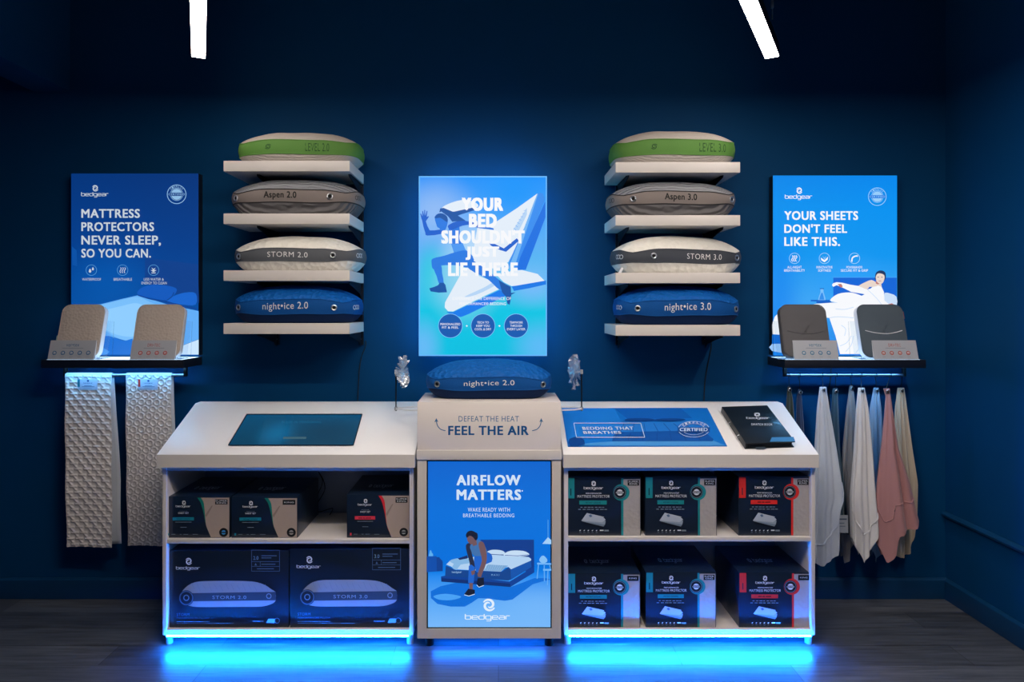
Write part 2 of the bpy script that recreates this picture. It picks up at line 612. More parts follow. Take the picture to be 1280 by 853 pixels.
def ceiling_lamp(end, direction, length, label, facem, drop=.001):
    d = Vector((direction[0], direction[1], 0)).normalized()
    n = Vector((-d.y, d.x, 0)); e = Vector(end)
    t = thing('ceiling_light', label, 'light', e + d * length / 2, 'linear ceiling lights')
    w = 0.029
    mb = MB()
    prof = [(-w, 0.0), (-w, 0.055), (w, 0.055), (w, 0.0)]
    mb.prism([e + n * a + Vector((0, 0, z)) for a, z in prof], d * length)
    mb.build('housing', BLACK, t, bevel=0.003)
    mb = MB()
    prof = [(-w * .96, -drop), (-w * .96, 0.001), (w * .96, 0.001), (w * .96, -drop)]
    mb.prism([e + n * a + Vector((0, 0, z)) + d * .001 for a, z in prof], d * (length - .002))
    mb.build('diffuser', facem, t)
    for k in (0.12, 0.88):
        p = e + d * length * k
        mb = MB().tube([p + Vector((0, 0, 0.05)), p + Vector((0, 0, ZC - e.z))], 0.0012, n=6)
        mb.add(*MB_cyl(p + Vector((0, 0, ZC - e.z - 0.02)), 0.022, 0.02))
        mb.build('suspension_cable', BLACK, t)
    return t


def MB_cyl(c, r, h, n=20):
    c = Vector(c)
    v = [c + Vector((r * math.cos(2 * PI * i / n), r * math.sin(2 * PI * i / n), z)) for z in (0, h) for i in range(n)]
    f = [tuple(range(n - 1, -1, -1)), tuple(range(n, 2 * n))] + [(i, (i + 1) % n, n + (i + 1) % n, n + i) for i in range(n)]
    return v, f


ceiling_lamp((-1.355, 3.0 + CAMY, 2.669), (.45, -1, 0), 2.5, 'bright white linear ceiling light, the one above the left pillow shelves', LAMPFACE, .008)
ceiling_lamp((1.236, 3.0 + CAMY, 2.669), (-.57, -1, 0), 2.4, 'bright white linear ceiling light, the slanting one towards the right', LAMPFACE, .008)
ceiling_lamp((-.62, -1.95, 2.669), (1, 0, 0), .98, 'short added fill light crossing between the two slanting lights, unseen above the view', FILLFACE)  # added unseen lamp, placed for steeper light on the counter fronts
ceiling_lamp((1.75, -1.3, 2.669), (0, -1, 0), 1.4, 'added linear fill light for the right wall, unseen just above the view', mat('side_fill_diffuser', (255, 248, 240), emit=SIDE_FILL, ecol=(255, 240, 226)))  # added unseen lamp, placed to brighten the right wall
# thin rod hanging beside the right lamp
h = P(965.5, 24, 2.75)
t = thing('hanging_wire', 'thin pale wire with a clip hanging beside the right ceiling light', 'wire', h)
MB().tube([h, h + Vector((0, 0, ZC - h.z))], 0.0025, n=8).build('rod', CHROME, t)
MB().box(h + Vector((-.006, -.005, .045)), h + Vector((.004, .005, .078))).build('clip', CHROME, t, bevel=0.001)

# ------------------------------------------------------------------ light box signs
W1 = glow((244, 246, 250)); 
SIGN_LABELS = {}


def lightbox(px, py, qx, qy, Dface, depth, label, cat='sign'):
    """frame box whose picture face lies at distance Dface from the camera plane"""
    a = P(px, qy, Dface); c = P(qx, py, Dface)
    t = thing('light_box_sign', label, cat, ((a.x + c.x) / 2, Dface + CAMY, a.z))
    mb = MB()
    y0 = Dface + CAMY
    mb.box((a.x, y0 + .0015, a.z), (c.x, y0 + depth, c.z))
    return t, mb, a, c, y0


def face(t, a, c, y0, mt, name='picture'):
    return MB().add([(a.x, y0, a.z), (c.x, y0, a.z), (c.x, y0, c.z), (a.x, y0, c.z)], [(0, 1, 2, 3)]).build(name, mt, t, recalc=False)


ALU = mat('silver_frame', (120, 150, 190), rough=0.35, metal=0.7, bump='noise', bscale=600, bstr=0.03)
# --- middle sign
t, mb, a, c, y0 = lightbox(524.2, 221, 683, 444.5, 3.36, 0.03, 'bright blue and cyan light box with a running woman, centre of the wall')
mb.build('frame_box', ALU, t, bevel=0.001)
face(t, a, c, y0, picture_mat('runner_picture',
     [(0.0, (0, 190, 225)), (0.25, (0, 196, 228)), (0.42, (80, 190, 240)), (0.62, (90, 175, 245)), (0.85, (66, 160, 250)), (1.0, (30, 145, 250))],
     1.0, [(0.13, 0.80, .40, .26, (150, 190, 245), .9), (0.10, 0.45, .16, .24, (0, 200, 225), .9), (0.35, 0.42, .36, .30, (150, 215, 240), .9),
           (0.9, 0.40, .32, .17, (120, 185, 250), .9), (.95, .05, .30, .2, (100, 185, 250), .8), (.03, .05, .2, .22, (110, 185, 250), .8),
           (.45, .60, .34, .22, (190, 222, 250), .85), (0.75, .9, .4, .2, (0, 150, 252), .7)]))
TA = lambda x, y: (520 + x / 7.106, 215 + y / 7.106)
art = Art(vplane(3.36), TA)
B1, B2, B3 = glow((30, 120, 225)), glow((10, 95, 205)), glow((70, 150, 240))
PALE, PALEB, DK = glow((225, 236, 248)), glow((180, 212, 245)), glow((0, 82, 165))
SKY = glow((0, 125, 235))
art.poly([(240, 310), (330, 268), (420, 250), (520, 268), (548, 312), (400, 352), (250, 342)], PALE, 4)
art.poly([(545, 500), (640, 470), (720, 438), (900, 320), (1078, 192), (1060, 260), (1000, 400), (900, 650), (820, 800), (740, 858), (560, 858), (500, 800), (520, 640)], PALE)
art.poly([(860, 520), (985, 318), (985, 380), (915, 520)], PALEB)
for i in range(7):
    art.stroke([(868 + i * 15, 500 - i * 26), (890 + i * 15, 520 - i * 30)], 3, B3)
art.poly([(1075, 198), (1100, 186), (1125, 192), (1142, 225), (1140, 260), (900, 858), (815, 858), (830, 790), (960, 500)], glow((48, 140, 238)))
art.poly([(1148, 262), (1150, 402), (975, 870), (895, 870), (925, 760)], glow((0, 110, 225)))
art.poly([(960, 500), (1075, 200), (1085, 195), (870, 858), (820, 858)], glow((110, 180, 245)))
# lower mattress
art.poly([(460, 850), (560, 925), (640, 957), (742, 1040), (560, 1125), (330, 1240), (285, 1238), (255, 1205), (258, 1160), (330, 1030), (400, 905)], PALE)
art.poly([(430, 1110), (600, 1030), (680, 985), (700, 1010), (540, 1090)], PALEB, 3)
art.poly([(268, 1245), (330, 1245), (740, 1050), (830, 1070), (800, 1100), (470, 1262), (400, 1290), (320, 1270)], glow((0, 120, 235)))
art.poly([(720, 920), (850, 880), (940, 872), (1080, 907), (1142, 967), (1000, 1000), (850, 1015), (780, 980)], PALE)
art.poly([(850, 1018), (1155, 965), (1155, 1000), (1000, 1035), (870, 1058)], glow((0, 118, 230)))
# runner: far arm, hair, head, torso, legs
art.poly([(560, 478), (640, 488), (690, 502), (690, 516), (640, 510), (560, 500)], B1)
art.poly([(640, 618), (660, 640), (700, 640), (780, 680), (895, 590), (915, 612), (800, 710), (740, 692), (665, 655)], B2)
art.poly([(285, 480), (385, 485), (395, 590), (440, 690), (495, 745), (340, 728), (312, 640), (295, 560)], B3)
art.poly([(285, 480), (385, 485), (388, 520), (400, 640), (330, 640), (300, 560)], B1)
art.poly([(150, 770), (250, 745), (345, 715), (450, 700), (515, 780), (470, 850), (360, 830), (220, 832), (200, 855), (150, 862), (138, 805)], B1, 3)
art.poly([(143, 790), (220, 820), (232, 900), (246, 985), (203, 990), (185, 930), (160, 870)], B1, 2)
art.poly([(118, 1035), (160, 1022), (195, 1008), (212, 985), (246, 985), (262, 1005), (275, 1070), (200, 1073), (130, 1062)], DK)
art.poly([(440, 765), (520, 795), (640, 880), (720, 945), (792, 1008), (770, 1052), (720, 1032), (640, 955), (520, 893), (450, 840)], B1, 2)
art.poly([(735, 960), (800, 1000), (842, 1020), (846, 1110), (832, 1180), (812, 1172), (800, 1110), (765, 1070)], DK)
art.poly([(790, 1085), (885, 1070), (850, 1090), (800, 1100)], DK)
art.poly([(288, 472), (380, 433), (470, 440), (565, 474), (560, 500), (460, 470), (380, 490), (320, 516), (290, 500)], B2, 2)
art.poly([(165, 400), (200, 370), (250, 375), (280, 410), (282, 450), (262, 512), (230, 532), (207, 500), (190, 492), (180, 465)], B1, 2)
art.poly([(165, 405), (195, 372), (240, 370), (278, 400), (278, 445), (250, 430), (215, 408), (180, 412)], DK, 2)
art.poly([(207, 360), (215, 325), (245, 320), (330, 355), (500, 318), (520, 340), (400, 378), (372, 388), (440, 432), (322, 442), (285, 395), (225, 352)], DK)
art.poly([(55, 435), (86, 435), (122, 520), (212, 512), (226, 550), (100, 566), (82, 540)], B2, 2)
art.poly([(48, 415), (38, 372), (44, 368), (58, 395), (55, 350), (62, 346), (72, 390), (74, 338), (81, 338), (83, 390), (96, 345), (102, 348), (95, 400), (112, 392), (114, 400), (88, 438), (58, 440)], B2)
art.build('picture_figures', t)
art = Art(vplane(3.36), TA, base=0.006)
for s, x0, y0_, x1, y1 in (('YOUR', 405, 228, 775, 348), ('BED', 470, 372, 718, 493), ("SHOULDN'T", 225, 515, 965, 638),
                           ('JUST', 440, 662, 740, 783), ('LIE THERE', 285, 805, 905, 926)):
    art.text(s, x0, y0_, x1, y1, W1, 0.08, 1.06)
art.cut('headline', t)
art.text('EXPERIENCE THE DIFFERENCE OF', 325, 1112, 845, 1139, W1, 0.02)
art.text('PERFORMANCE\u00ae BEDDING', 385, 1158, 800, 1184, W1, 0.02)
art.cut('strapline', t)
for x, rows in ((305, ('PERSONALIZED', 'FIT & FEEL')), (595, ('TECH TO', 'KEEP YOU', 'COOL & DRY')), (890, ('TEAMWORK', 'THROUGH', 'EVERY LAYER'))):
    art.disc(x, 1368, 109, glow((120, 190, 245))); art.disc(x, 1368, 104, glow((0, 88, 175)))
    for i, s in enumerate(rows):
        yc = 1368 + (i - (len(rows) - 1) / 2) * 30; w = 7.4 * len(s)
        art.text(s, x - w, yc - 10, x + w, yc + 10, W1, 0.0)
    art.cut('round_badge', t)
for x in (451, 741):
    art.text('+', x - 9, 1360, x + 9, 1378, W1, 0.03)
    art.cut('plus_sign', t)
# blue strips on its back, washing the wall
HALOM = mat('blue_halo_strip', (60, 150, 255), emit=HALO, ecol=(80, 200, 255))
mb = MB()
yb = y0 + 0.03
e = 0.03; w = 0.012
for (x0, z0, x1, z1) in ((a.x + e, c.z - e - w, c.x - e, c.z - e), (a.x + e, a.z + e, c.x - e, a.z + e + w),
                         (a.x + e, a.z + e, a.x + e + w, c.z - e), (c.x - e - w, a.z + e, c.x - e, c.z - e)):
    mb.box((x0, yb - .001, z0), (x1, yb + 0.004, z1))
mb.build('back_light_strip', HALOM, t)
EDGEM = mat('blue_edge_glow', (60, 150, 255), emit=EDGE, ecol=(80, 200, 255))
mb = MB()
g_ = .0004
mb.box((a.x - g_, y0 + .006, a.z), (a.x, y0 + .028, c.z)); mb.box((c.x, y0 + .006, a.z), (c.x + g_, y0 + .028, c.z))
mb.box((a.x, y0 + .006, c.z), (c.x, y0 + .028, c.z + g_)); mb.box((a.x, y0 + .006, a.z - g_), (c.x, y0 + .028, a.z))
mb.build('edge_light', EDGEM, t)
mb = MB(); w = .0035; o_ = .003
for r in ((a.x - o_, c.z - w, c.x + o_, c.z + o_), (a.x - o_, a.z - o_, c.x + o_, a.z + w), (a.x - o_, a.z + w, a.x + w, c.z - w), (c.x - w, a.z + w, c.x + o_, c.z - w)):
    mb.box((r[0], y0 - .001, r[1]), (r[2], y0 + .003, r[3]))
mb.build('front_rim', glow((96, 180, 250)), t)
for x in (a.x + .12, c.x - .12):
    for z in (a.z + .12, c.z - .12):
        MB().box((x - .02, yb - .001, z - .02), (x + .02, 0, z + .02)).build('wall_mount', BLACK, t)

# --- left sign
t, mb, a, c, y0 = lightbox(89, 217, 248, 444.6, 3.45, 0.05, 'dark blue light box about mattress protectors, on the left glowing ledge')
mb.build('frame_box', NAVY, t, bevel=0.001)
face(t, a, c, y0, picture_mat('bed_picture', [(0.0, (0, 96, 190)), (0.3, (0, 80, 165)), (0.6, (0, 66, 148)), (1.0, (2, 55, 128))], 0.9,
     [(0.3, .40, .5, .3, (0, 96, 190), .6)]))
TL = lambda x, y: (40 + x * 230 / 701, 200 + y * 280 / 853)
art = Art(vplane(3.45), TL)
art.poly([(430, 372), (632, 398), (636, 545), (520, 500), (430, 470)], glow((0, 62, 140)))
art.poly([(152, 330), (170, 345), (172, 405), (154, 400)], glow((0, 80, 165)))
art.conv = lambda x, y: (50 + x / 6.243, 365 + y / 6.243)
art.poly([(246, 120), (480, 95), (640, 55), (770, 26), (880, 62), (1000, 100), (1120, 125), (1238, 150), (1238, 370), (1080, 430), (900, 410), (700, 392), (540, 345), (246, 330)], glow((96, 172, 246)))
art.poly([(300, 130), (480, 100), (640, 62), (760, 40), (860, 80), (980, 130), (1100, 200), (1000, 340), (720, 380), (550, 330)], glow((120, 190, 250)), 4)
art.poly([(420, 180), (640, 110), (760, 90), (860, 140), (940, 220), (860, 330), (680, 350), (520, 300)], glow((142, 204, 254)), 4)
art.poly([(246, 330), (540, 345), (620, 372), (660, 384), (720, 365), (740, 490), (246, 490)], glow((20, 112, 215)))
art.poly([(246, 400), (500, 440), (520, 490), (246, 490)], glow((60, 150, 240)), 2)
art.poly([(720, 365), (900, 405), (1080, 432), (1060, 490), (740, 490)], glow((90, 170, 246)))
art.poly([(1060, 440), (1238, 372), (1238, 490), (1050, 490)], glow((200, 228, 255)))
art.poly([(762, 22), (790, -30), (900, -58), (1060, -30), (1042, 30), (985, 66), (880, 50)], glow((8, 88, 188)), 4)
art.poly([(985, 66), (1045, 32), (1130, 6), (1215, 12), (1215, 100), (1120, 100), (1040, 86)], glow((16, 100, 205)), 3)
art.stroke([(765, 26), (870, 58), (985, 76), (1100, 108), (1222, 130)], 9, glow((0, 62, 145)), 4)
art.stroke([(990, 66), (1030, 36), (1044, 4)], 8, glow((0, 62, 145)), 4)
art.build('picture_bed', t)
LT = glow((196, 206, 216))
art = Art(vplane(3.45), TL, base=0.005)
art.swirl(241, 108, 13, LT); art.wordmark(187, 122, 296, 143, LT)
art.cut('logo', t)
art.seal(551, 131, 37, glow((140, 185, 225)), glow((0, 58, 130)))
art.cut('seal', t)
for i, s in enumerate(('MATTRESS', 'PROTECTORS', 'NEVER SLEEP,', 'SO YOU CAN.')):
    art.text(s, 188, 187 + i * 50.5, (411, 465, 491, 453)[i], 221 + i * 50.5 + (6 if i == 2 else 0), LT, 0.032, 1.06)
    art.cut('headline', t)
PB = glow((90, 160, 220))
art.ring(226, 420, 21, 1.6, PB)
for dx, dy, r in ((-5, 5, 5), (6, -3, 4)):
    art.poly([(226 + dx, 420 + dy - 2.2 * r), (226 + dx + r, 420 + dy), (226 + dx, 420 + dy + r), (226 + dx - r, 420 + dy)], LT, 3)
art.text('WATERPROOF', 191, 450, 263, 460, LT)
art.cut('feature_icon', t)
art.ring(345, 420, 21, 1.6, PB)
for k in (-8, 0, 8):
    art.stroke([(345 + k, 410), (348 + k, 415), (343 + k, 424), (346 + k, 431)], 2.5, LT, 3)
art.text('BREATHABLE', 311, 450, 381, 460, LT)
art.cut('feature_icon', t)
art.ring(463, 420, 21, 1.6, PB)
art.poly([(463, 428), (452, 420), (463, 424), (455, 410), (463, 416), (471, 410), (463, 424), (474, 420)], LT)
art.rect(455, 429, 471, 432, LT)
art.text('LESS WATER &', 426, 450, 502, 460, LT)
art.text('ENERGY TO CLEAN', 417, 464, 513, 474, LT)
art.cut('feature_icon', t)

# --- right sign
t, mb, a, c, y0 = lightbox(966.2, 219.5, 1121.3, 444.6, 3.45, 0.05, 'bright blue light box about sheets with a woman in bed, on the right glowing ledge')
mb.build('frame_box', NAVY, t, bevel=0.001)
face(t, a, c, y0, picture_mat('sheets_picture', [(0.0, (20, 130, 230)), (0.3, (60, 165, 245)), (0.55, (8, 150, 240)), (0.8, (0, 146, 240)), (1.0, (0, 135, 236))], 1.0,
     [(0.05, .3, .25, .6, (0, 130, 240), .7), (0.62, .42, .4, .2, (40, 160, 250), .8)]))
TR = lambda x, y: (960 + x / 7.106, 330 + y / 7.106)
WH, WS, WB = glow((246, 248, 252)), glow((200, 222, 248)), glow((150, 195, 245))
art = Art(vplane(3.45), TR)
art.rect(580, 122, 1143, 330, glow((0, 100, 215)))
art.rect(572, 116, 1146, 123, glow((60, 160, 245)))
art.rect(380, 320, 550, 334, glow((0, 100, 205)))
art.rect(430, 334, 580, 350, glow((0, 92, 195)))
art.poly([(445, 322), (452, 290), (466, 255), (466, 222), (492, 222), (494, 255), (506, 290), (512, 322)], glow((120, 190, 250)))
art.poly([(455, 318), (462, 290), (474, 258), (486, 258), (494, 290), (500, 318)], glow((40, 140, 235)))
art.rect(460, 217, 498, 224, glow((0, 90, 190)))
art.poly([(552, 325), (620, 268), (720, 254), (790, 268), (850, 300), (760, 345), (640, 348)], WH, 3)
art.stroke([(560, 335), (630, 350), (690, 348)], 7, WB, 3)
art.poly([(1035, 258), (1090, 265), (1141, 292), (1141, 372), (1060, 355), (1035, 320)], WS, 2)
art.poly([(36, 540), (60, 470), (95, 435), (300, 380), (430, 355), (560, 345), (700, 345), (860, 270), (1040, 368), (1141, 385), (1141, 800), (640, 802), (600, 640), (545, 480), (360, 470), (200, 500), (110, 630), (40, 625)], WH)
art.rect(36, 630, 200, 712, glow((0, 105, 210)))
art.poly([(36, 712), (250, 720), (400, 770), (250, 800), (36, 775)], WB, 2)
for pts in ([(600, 400), (680, 405), (760, 385)], [(650, 545), (690, 580), (680, 640)], [(760, 640), (740, 720), (690, 780)],
            [(830, 690), (810, 750), (780, 790)], [(545, 480), (620, 470), (760, 480)], [(940, 700), (950, 780), (980, 800)], [(640, 730), (700, 700), (740, 640)]):
    art.stroke(pts, 6, WS, 4)
SK, SKD, HR = glow((232, 214, 204)), glow((190, 120, 115)), glow((20, 50, 95))
art.poly([(952, 118), (960, 78), (1000, 58), (1040, 75), (1046, 125), (1025, 150), (955, 140)], HR, 3)
art.poly([(955, 180), (1000, 185), (1030, 250), (1035, 330), (960, 320), (900, 230)], WH)
art.poly([(800, 198), (870, 160), (920, 143), (960, 165), (985, 190), (930, 205), (900, 205), (880, 228), (830, 215)], SK, 2)
art.poly([(960, 150), (1005, 170), (1010, 205), (985, 195), (955, 180)], SK)
art.poly([(958, 150), (1000, 175), (975, 182), (958, 175)], SKD)
art.poly([(957, 118), (968, 92), (990, 84), (1028, 96), (1036, 125), (1022, 165), (1000, 178), (976, 168), (962, 146)], SK, 3)
for ex in (978, 1012):
    art.rect(ex - 7, 116, ex + 7, 121, HR)
art.rect(982, 150, 1006, 155, SKD)
art.poly([(568, 188), (580, 172), (610, 163), (660, 168), (730, 185), (800, 196), (880, 228), (930, 215), (1000, 270), (1040, 330), (1092, 372), (1020, 366), (940, 320), (850, 268), (740, 250), (690, 225), (650, 205), (610, 190), (580, 204)], WH)
art.poly([(618, 180), (650, 178), (664, 200), (650, 212), (635, 200)], SKD)
art.stroke([(880, 225), (960, 300), (1010, 362)], 5, WS, 3)
art.poly([(1065, 360), (1100, 350), (1130, 368), (1090, 378)], SKD)
art.build('picture_figures', t)
TRB = lambda x, y: (940 + x * 240 / 731, 200 + y * 280 / 853)
art = Art(vplane(3.45), TRB, base=0.0075)
art.swirl(180, 117, 13, W1); art.wordmark(125, 131, 234, 153, W1)
art.cut('logo', t)
art.seal(477, 140, 35, glow((150, 205, 250)), glow((0, 120, 225)))
art.cut('seal', t)
for i, s in enumerate(('YOUR SHEETS', "DON'T FEEL", 'LIKE THIS.')):
    art.text(s, 123, 195 + i * 49.5, (404, 362, 335)[i], 229 + i * 49.5, W1, 0.04, 1.06)
    art.cut('headline', t)
for x, rows in ((162, ('ALL-NIGHT', 'BREATHABILITY')), (276, ('INNOVATIVE', 'SOFTNESS')), (390, ('POWERBAND\u00ae', 'SECURE FIT & GRIP'))):
    art.ring(x, 375, 21, 1.8, glow((170, 215, 250)))
    if x == 162:
        for k in (-7, 0, 7):
            art.stroke([(160 + k, 364), (164 + k, 370), (158 + k, 380), (162 + k, 387)], 2.8, W1, 3)
    elif x == 276:
        art.poly([(262, 372), (276, 382), (290, 368), (288, 380), (276, 390), (264, 382)], W1)
        art.poly([(268, 364), (276, 374), (284, 364), (276, 380)], glow((150, 205, 250)))
    else:
        art.stroke([(380, 388), (382, 374), (392, 367), (403, 366)], 5, W1, 3)
    for i, s in enumerate(rows):
        w = len(s) * 3.05
        art.text(s, x - w, 404 + i * 12.5, x + w, 413.5 + i * 12.5, W1)
    art.cut('feature_icon', t)

# ------------------------------------------------------------------ glowing ledges with hanging rails
LPANEL = mat('ledge_light_panel', (235, 245, 255), emit=LEDGE, ecol=(190, 222, 255))
LUNDER = mat('ledge_under_strip', (120, 190, 255), emit=UNDER, ecol=(110, 190, 255))


def ledge(x0, x1, label, rail0, rail1):
    t = thing('light_ledge', label, 'shelf', ((x0 + x1) / 2, -0.1, 1.23), 'glowing wall ledges')
    y0 = 3.29 + CAMY
    z1 = 1.272; z0 = 1.238
    mb = MB()
    mb.box((x0, y0, z0 - .007), (x1, y0 + .012, z1))
    mb.box((x0, y0 + .012, z0 - .007), (x0 + .012, 0, z1)); mb.box((x1 - .012, y0 + .012, z0 - .007), (x1, 0, z1))
    mb.box((x0 + .012, y0 + .012, z0), (x1 - .012, 0, z0 + .012))
    mb.build('body', NAVY, t, bevel=0.0015)
    MB().box((x0 + .013, y0 + .013, z1 - .012), (x1 - .013, -.002, z1 - .001)).build('light_panel', LPANEL, t)
    MB().box((x0 + .05, -.182, z0 - .004), (x1 - .05, -.172, z0 + .001)).build('under_light_strip', LUNDER, t)
    zr, yr = 1.188, 3.385 + CAMY
    mb = MB().tube([(rail0, yr, zr), (rail1, yr, zr)], 0.0075, n=14)
    r = mb.build('rail', CHROME, t, smooth=True)
    for x in (rail0, rail1):
        MB().box((x - .008, yr - .008, zr - .008), (x + .008, yr + .008, z0)).build('rail_bracket', BLACK, r, bevel=0.002)
    return t


xl = lambda px, D: (px - CX) * D / F
ledge(-2.267, -1.562, 'dark wall ledge with a glowing white top under the left sign', xl(82, 3.385), xl(232, 3.385))
ledge(1.419, 2.119, 'dark wall ledge with a glowing white top under the right sign', xl(981, 3.385), xl(1130, 3.385))

# ------------------------------------------------------------------ swatch pads on clear stands, and tent cards
PADC = {'beige': mat('beige_quilted_knit', (196, 184, 174), rough=0.8, bump='voronoi', bscale=75, bstr=0.5, sheen=0.2),
        'grey': mat('charcoal_cloth', (92, 92, 96), rough=0.8, bump='noise', bscale=300, bstr=0.15),
        'slate': mat('slate_cloth', (78, 92, 104), rough=0.8, bump='noise', bscale=300, bstr=0.15)}
PADSIDE = mat('white_knit_side', (226, 230, 236), rough=0.8, bump='noise', bscale=400, bstr=0.2)


def rrect(w, h, r, n=8):
    pts = []
    for cx, cz, a0 in ((w / 2 - r, h - r, 0), (-w / 2 + r, h - r, 90), (-w / 2 + r, r, 180), (w / 2 - r, r, 270)):
        for i in range(n + 1):
            a = math.radians(a0 + 90 * i / n)
            pts.append((cx + r * math.cos(a), cz + r * math.sin(a)))
    return pts


def lean(xc, D, z0, ang):
    """frame leaning back by ang at its foot"""
    up = Vector((0, math.sin(ang), math.cos(ang))); nn = Vector((0, math.cos(ang), -math.sin(ang)))
    o = Vector((xc, D + CAMY, z0))
    return lambda u, v, w: o + Vector((u, 0, 0)) + up * v + nn * w


def pad(xc, w, h, front, side, label, kind, tagside=0, folds=False):
    ang = math.radians(15)
    fr_ = lean(xc, 3.318, 1.283, ang)
    t = thing('swatch_pad', label, 'fabric sample', (xc, 3.34 + CAMY, 1.284), 'fabric sample pads on the ledges')
    th = 0.046
    out = rrect(w, h, 0.04)
    mb = MB()
    rows = []
    for k, (ins, dep) in enumerate(((0.010, 0.0), (0.003, 0.003), (0.0, 0.010), (0.0, th - .01), (0.004, th - .002), (0.012, th))):
        rows.append([fr_(x * (1 - 2 * ins / w), h / 2 + (z - h / 2) * (1 - 2 * ins / h), dep) for x, z in out])
    mb.grid(rows, closed_u=True)
    n = len(out)
    mb.f.append([5 * n + i for i in range(n)]); mb.mi.append(0)
    mb.build('core', side, t, smooth=True, angle=60, tri=True)
    # front cloth panel, slightly puffed
    mb = MB(); rows = []
    for k in range(9):
        s = 1 - k / 8.0
        rows.append([fr_(x * s * (1 - .006 / w), h / 2 + (z - h / 2) * s * (1 - .006 / h),
                         -0.0015 - 0.006 * (1 - s ** 4) + (0.0045 * math.sin(8 * x / w + 2.5) * math.exp(-((z * s + h / 2 * (1 - s)) / h - .52) ** 2 / .006) if folds else 0))
                     for x, z in out])
    mb.grid(rows, closed_u=True)
    rim = [rows[0], [fr_(x, z, 0.006) for x, z in out]]
    mb.grid(rim, closed_u=True)
    f = mb.build('front_cloth', front, t, smooth=True, angle=70)
    if folds:
        pts = [(-w * .40, h * .50, -.006), (-w * .2, h * .455, -.009), (w * .05, h * .435, -.0095), (w * .25, h * .46, -.009), (w * .41, h * .50, -.006)]
        MB().tube([fr_(*p) for p in smooth_pts(pts, 5, False)], 0.0022, n=6).build('pocket_edge', side if kind != 'grey' else front, f, smooth=True)
    # piping around the front edge
    MB().tube([fr_(x, z, 0.0005) for x, z in out], 0.0022, n=6, closed=True).build('piping', front, t, smooth=True)
    if tagside:
        q = [fr_(-w / 2 - .016, h * .26, .012), fr_(-w / 2 + .004, h * .26, .012), fr_(-w / 2 + .004, h * .42, .012), fr_(-w / 2 - .016, h * .42, .012)]
        if tagside > 0:
            q = [fr_(w / 2 - .004, h * .74, .012), fr_(w / 2 + .012, h * .74, .012), fr_(w / 2 + .012, h * .88, .012), fr_(w / 2 - .004, h * .88, .012)]
        MB().prism(q, fr_(0, 0, .002) - fr_(0, 0, 0)).build('side_tag', mat('mint_tag', (170, 205, 195)) if tagside < 0 else mat('rust_tag', (196, 84, 56)), t)
    return t


def stand(xc, w, label):
    t = thing('acrylic_stand', label, 'stand', (xc, 3.38 + CAMY, 1.271), 'clear stands on the ledges')
    f = lean(xc, 3.318, 1.275, math.radians(15))
    mb = MB()
    p = lambda u, v, d: f(u, v, d)
    a = [p(-w / 2, 0, .047), p(w / 2, 0, .047), p(w / 2, .205, .047), p(-w / 2, .205, .047)]
    mb.prism(a, f(0, 0, .003) - f(0, 0, 0))
    mb.build('back_plate', ACRYLIC, t)
    MB().box((xc - w / 2, 3.318 + CAMY - .002, 1.272), (xc + w / 2, 3.42 + CAMY, 1.275)).build('base_plate', ACRYLIC, t)
    MB().box((xc - w / 2, 3.318 + CAMY - .005, 1.272), (xc + w / 2, 3.318 + CAMY - .002, 1.288)).build('front_lip', ACRYLIC, t)
    for s in (-1, 1):
        x = xc + s * (w / 2 - .002)
        MB().prism([(x, 3.42 + CAMY - .004, 1.275), (x, 3.42 + CAMY, 1.275), (x, 3.435 + CAMY, 1.46), (x, 3.431 + CAMY, 1.46)], (0.002 * s, 0, 0)).build('rear_leg', ACRYLIC, t)
    return t


CARD = mat('pale_grey_card', (176, 182, 192), rough=0.5, bump='noise', bscale=500, bstr=0.02)
CARDEDGE = mat('white_card_edge', (232, 236, 240), rough=0.5)


def tent_card(q, word, wcol, icons, label):
    """q: photo corners top-left, top-right, bottom-right, bottom-left of its face"""
    b0 = P(q[3][0], q[3][1], 3.302); b1 = P(q[2][0], q[2][1], 3.302)
    z0 = 1.2725
    h = (448 - 424) * 3.31 / F + .002
    w = (b1.x - b0.x)
    xc = (b0.x + b1.x) / 2
    ang = math.radians(15)
    f = lean(xc, 3.302, z0, ang)
    t = thing('tent_card', label, 'card', (xc, 3.305 + CAMY, z0), 'small tent cards on the ledges')
    MB().prism([f(-w / 2, 0, 0), f(w / 2, 0, 0), f(w / 2, h, 0), f(-w / 2, h, 0)], f(0, 0, .0012) - f(0, 0, 0)).build('front_panel', CARD, t)
    g0 = f(0, h, 0.0012)
    MB().prism([f(-w / 2, h, .0012), f(w / 2, h, .0012), Vector((xc + w / 2, g0.y - .014, z0)), Vector((xc - w / 2, g0.y - .014, z0))], (0, .0012, 0)).build('rear_panel', CARDEDGE, t)
    class _P:
        def at(s, x, y, off=0):
            return f((x - .5) * w, (1 - y) * h, -off)
    art = Art(_P())
    ink1 = ink(wcol)
    art.text(word, .36, .17, .64, .33, ink1, 0.015, 1.1)
    art.rect(.28, .40, .74, .42, ink((120, 128, 140)))
    for i in range(icons):
        x = .5 + (i - (icons - 1) / 2) * .185
        art.disc(x, .66, .046, ink1, ry=.046 * w / h); art.disc(x, .66, .026, ink((225, 228, 232)), ry=.026 * w / h)
        art.disc(x, .67, .016, ink1, ry=.012 * w / h)
        art.rect(x - .04, .86, x + .04, .875, ink((140, 148, 160))); 
    art.build('lettering', t)
    return t


def pad_at(px0, px1, top, *args, **kw):
    w = (px1 - px0) * 3.36 / F
    xc = ((px0 + px1) / 2 - CX) * 3.36 / F
    return xc, w


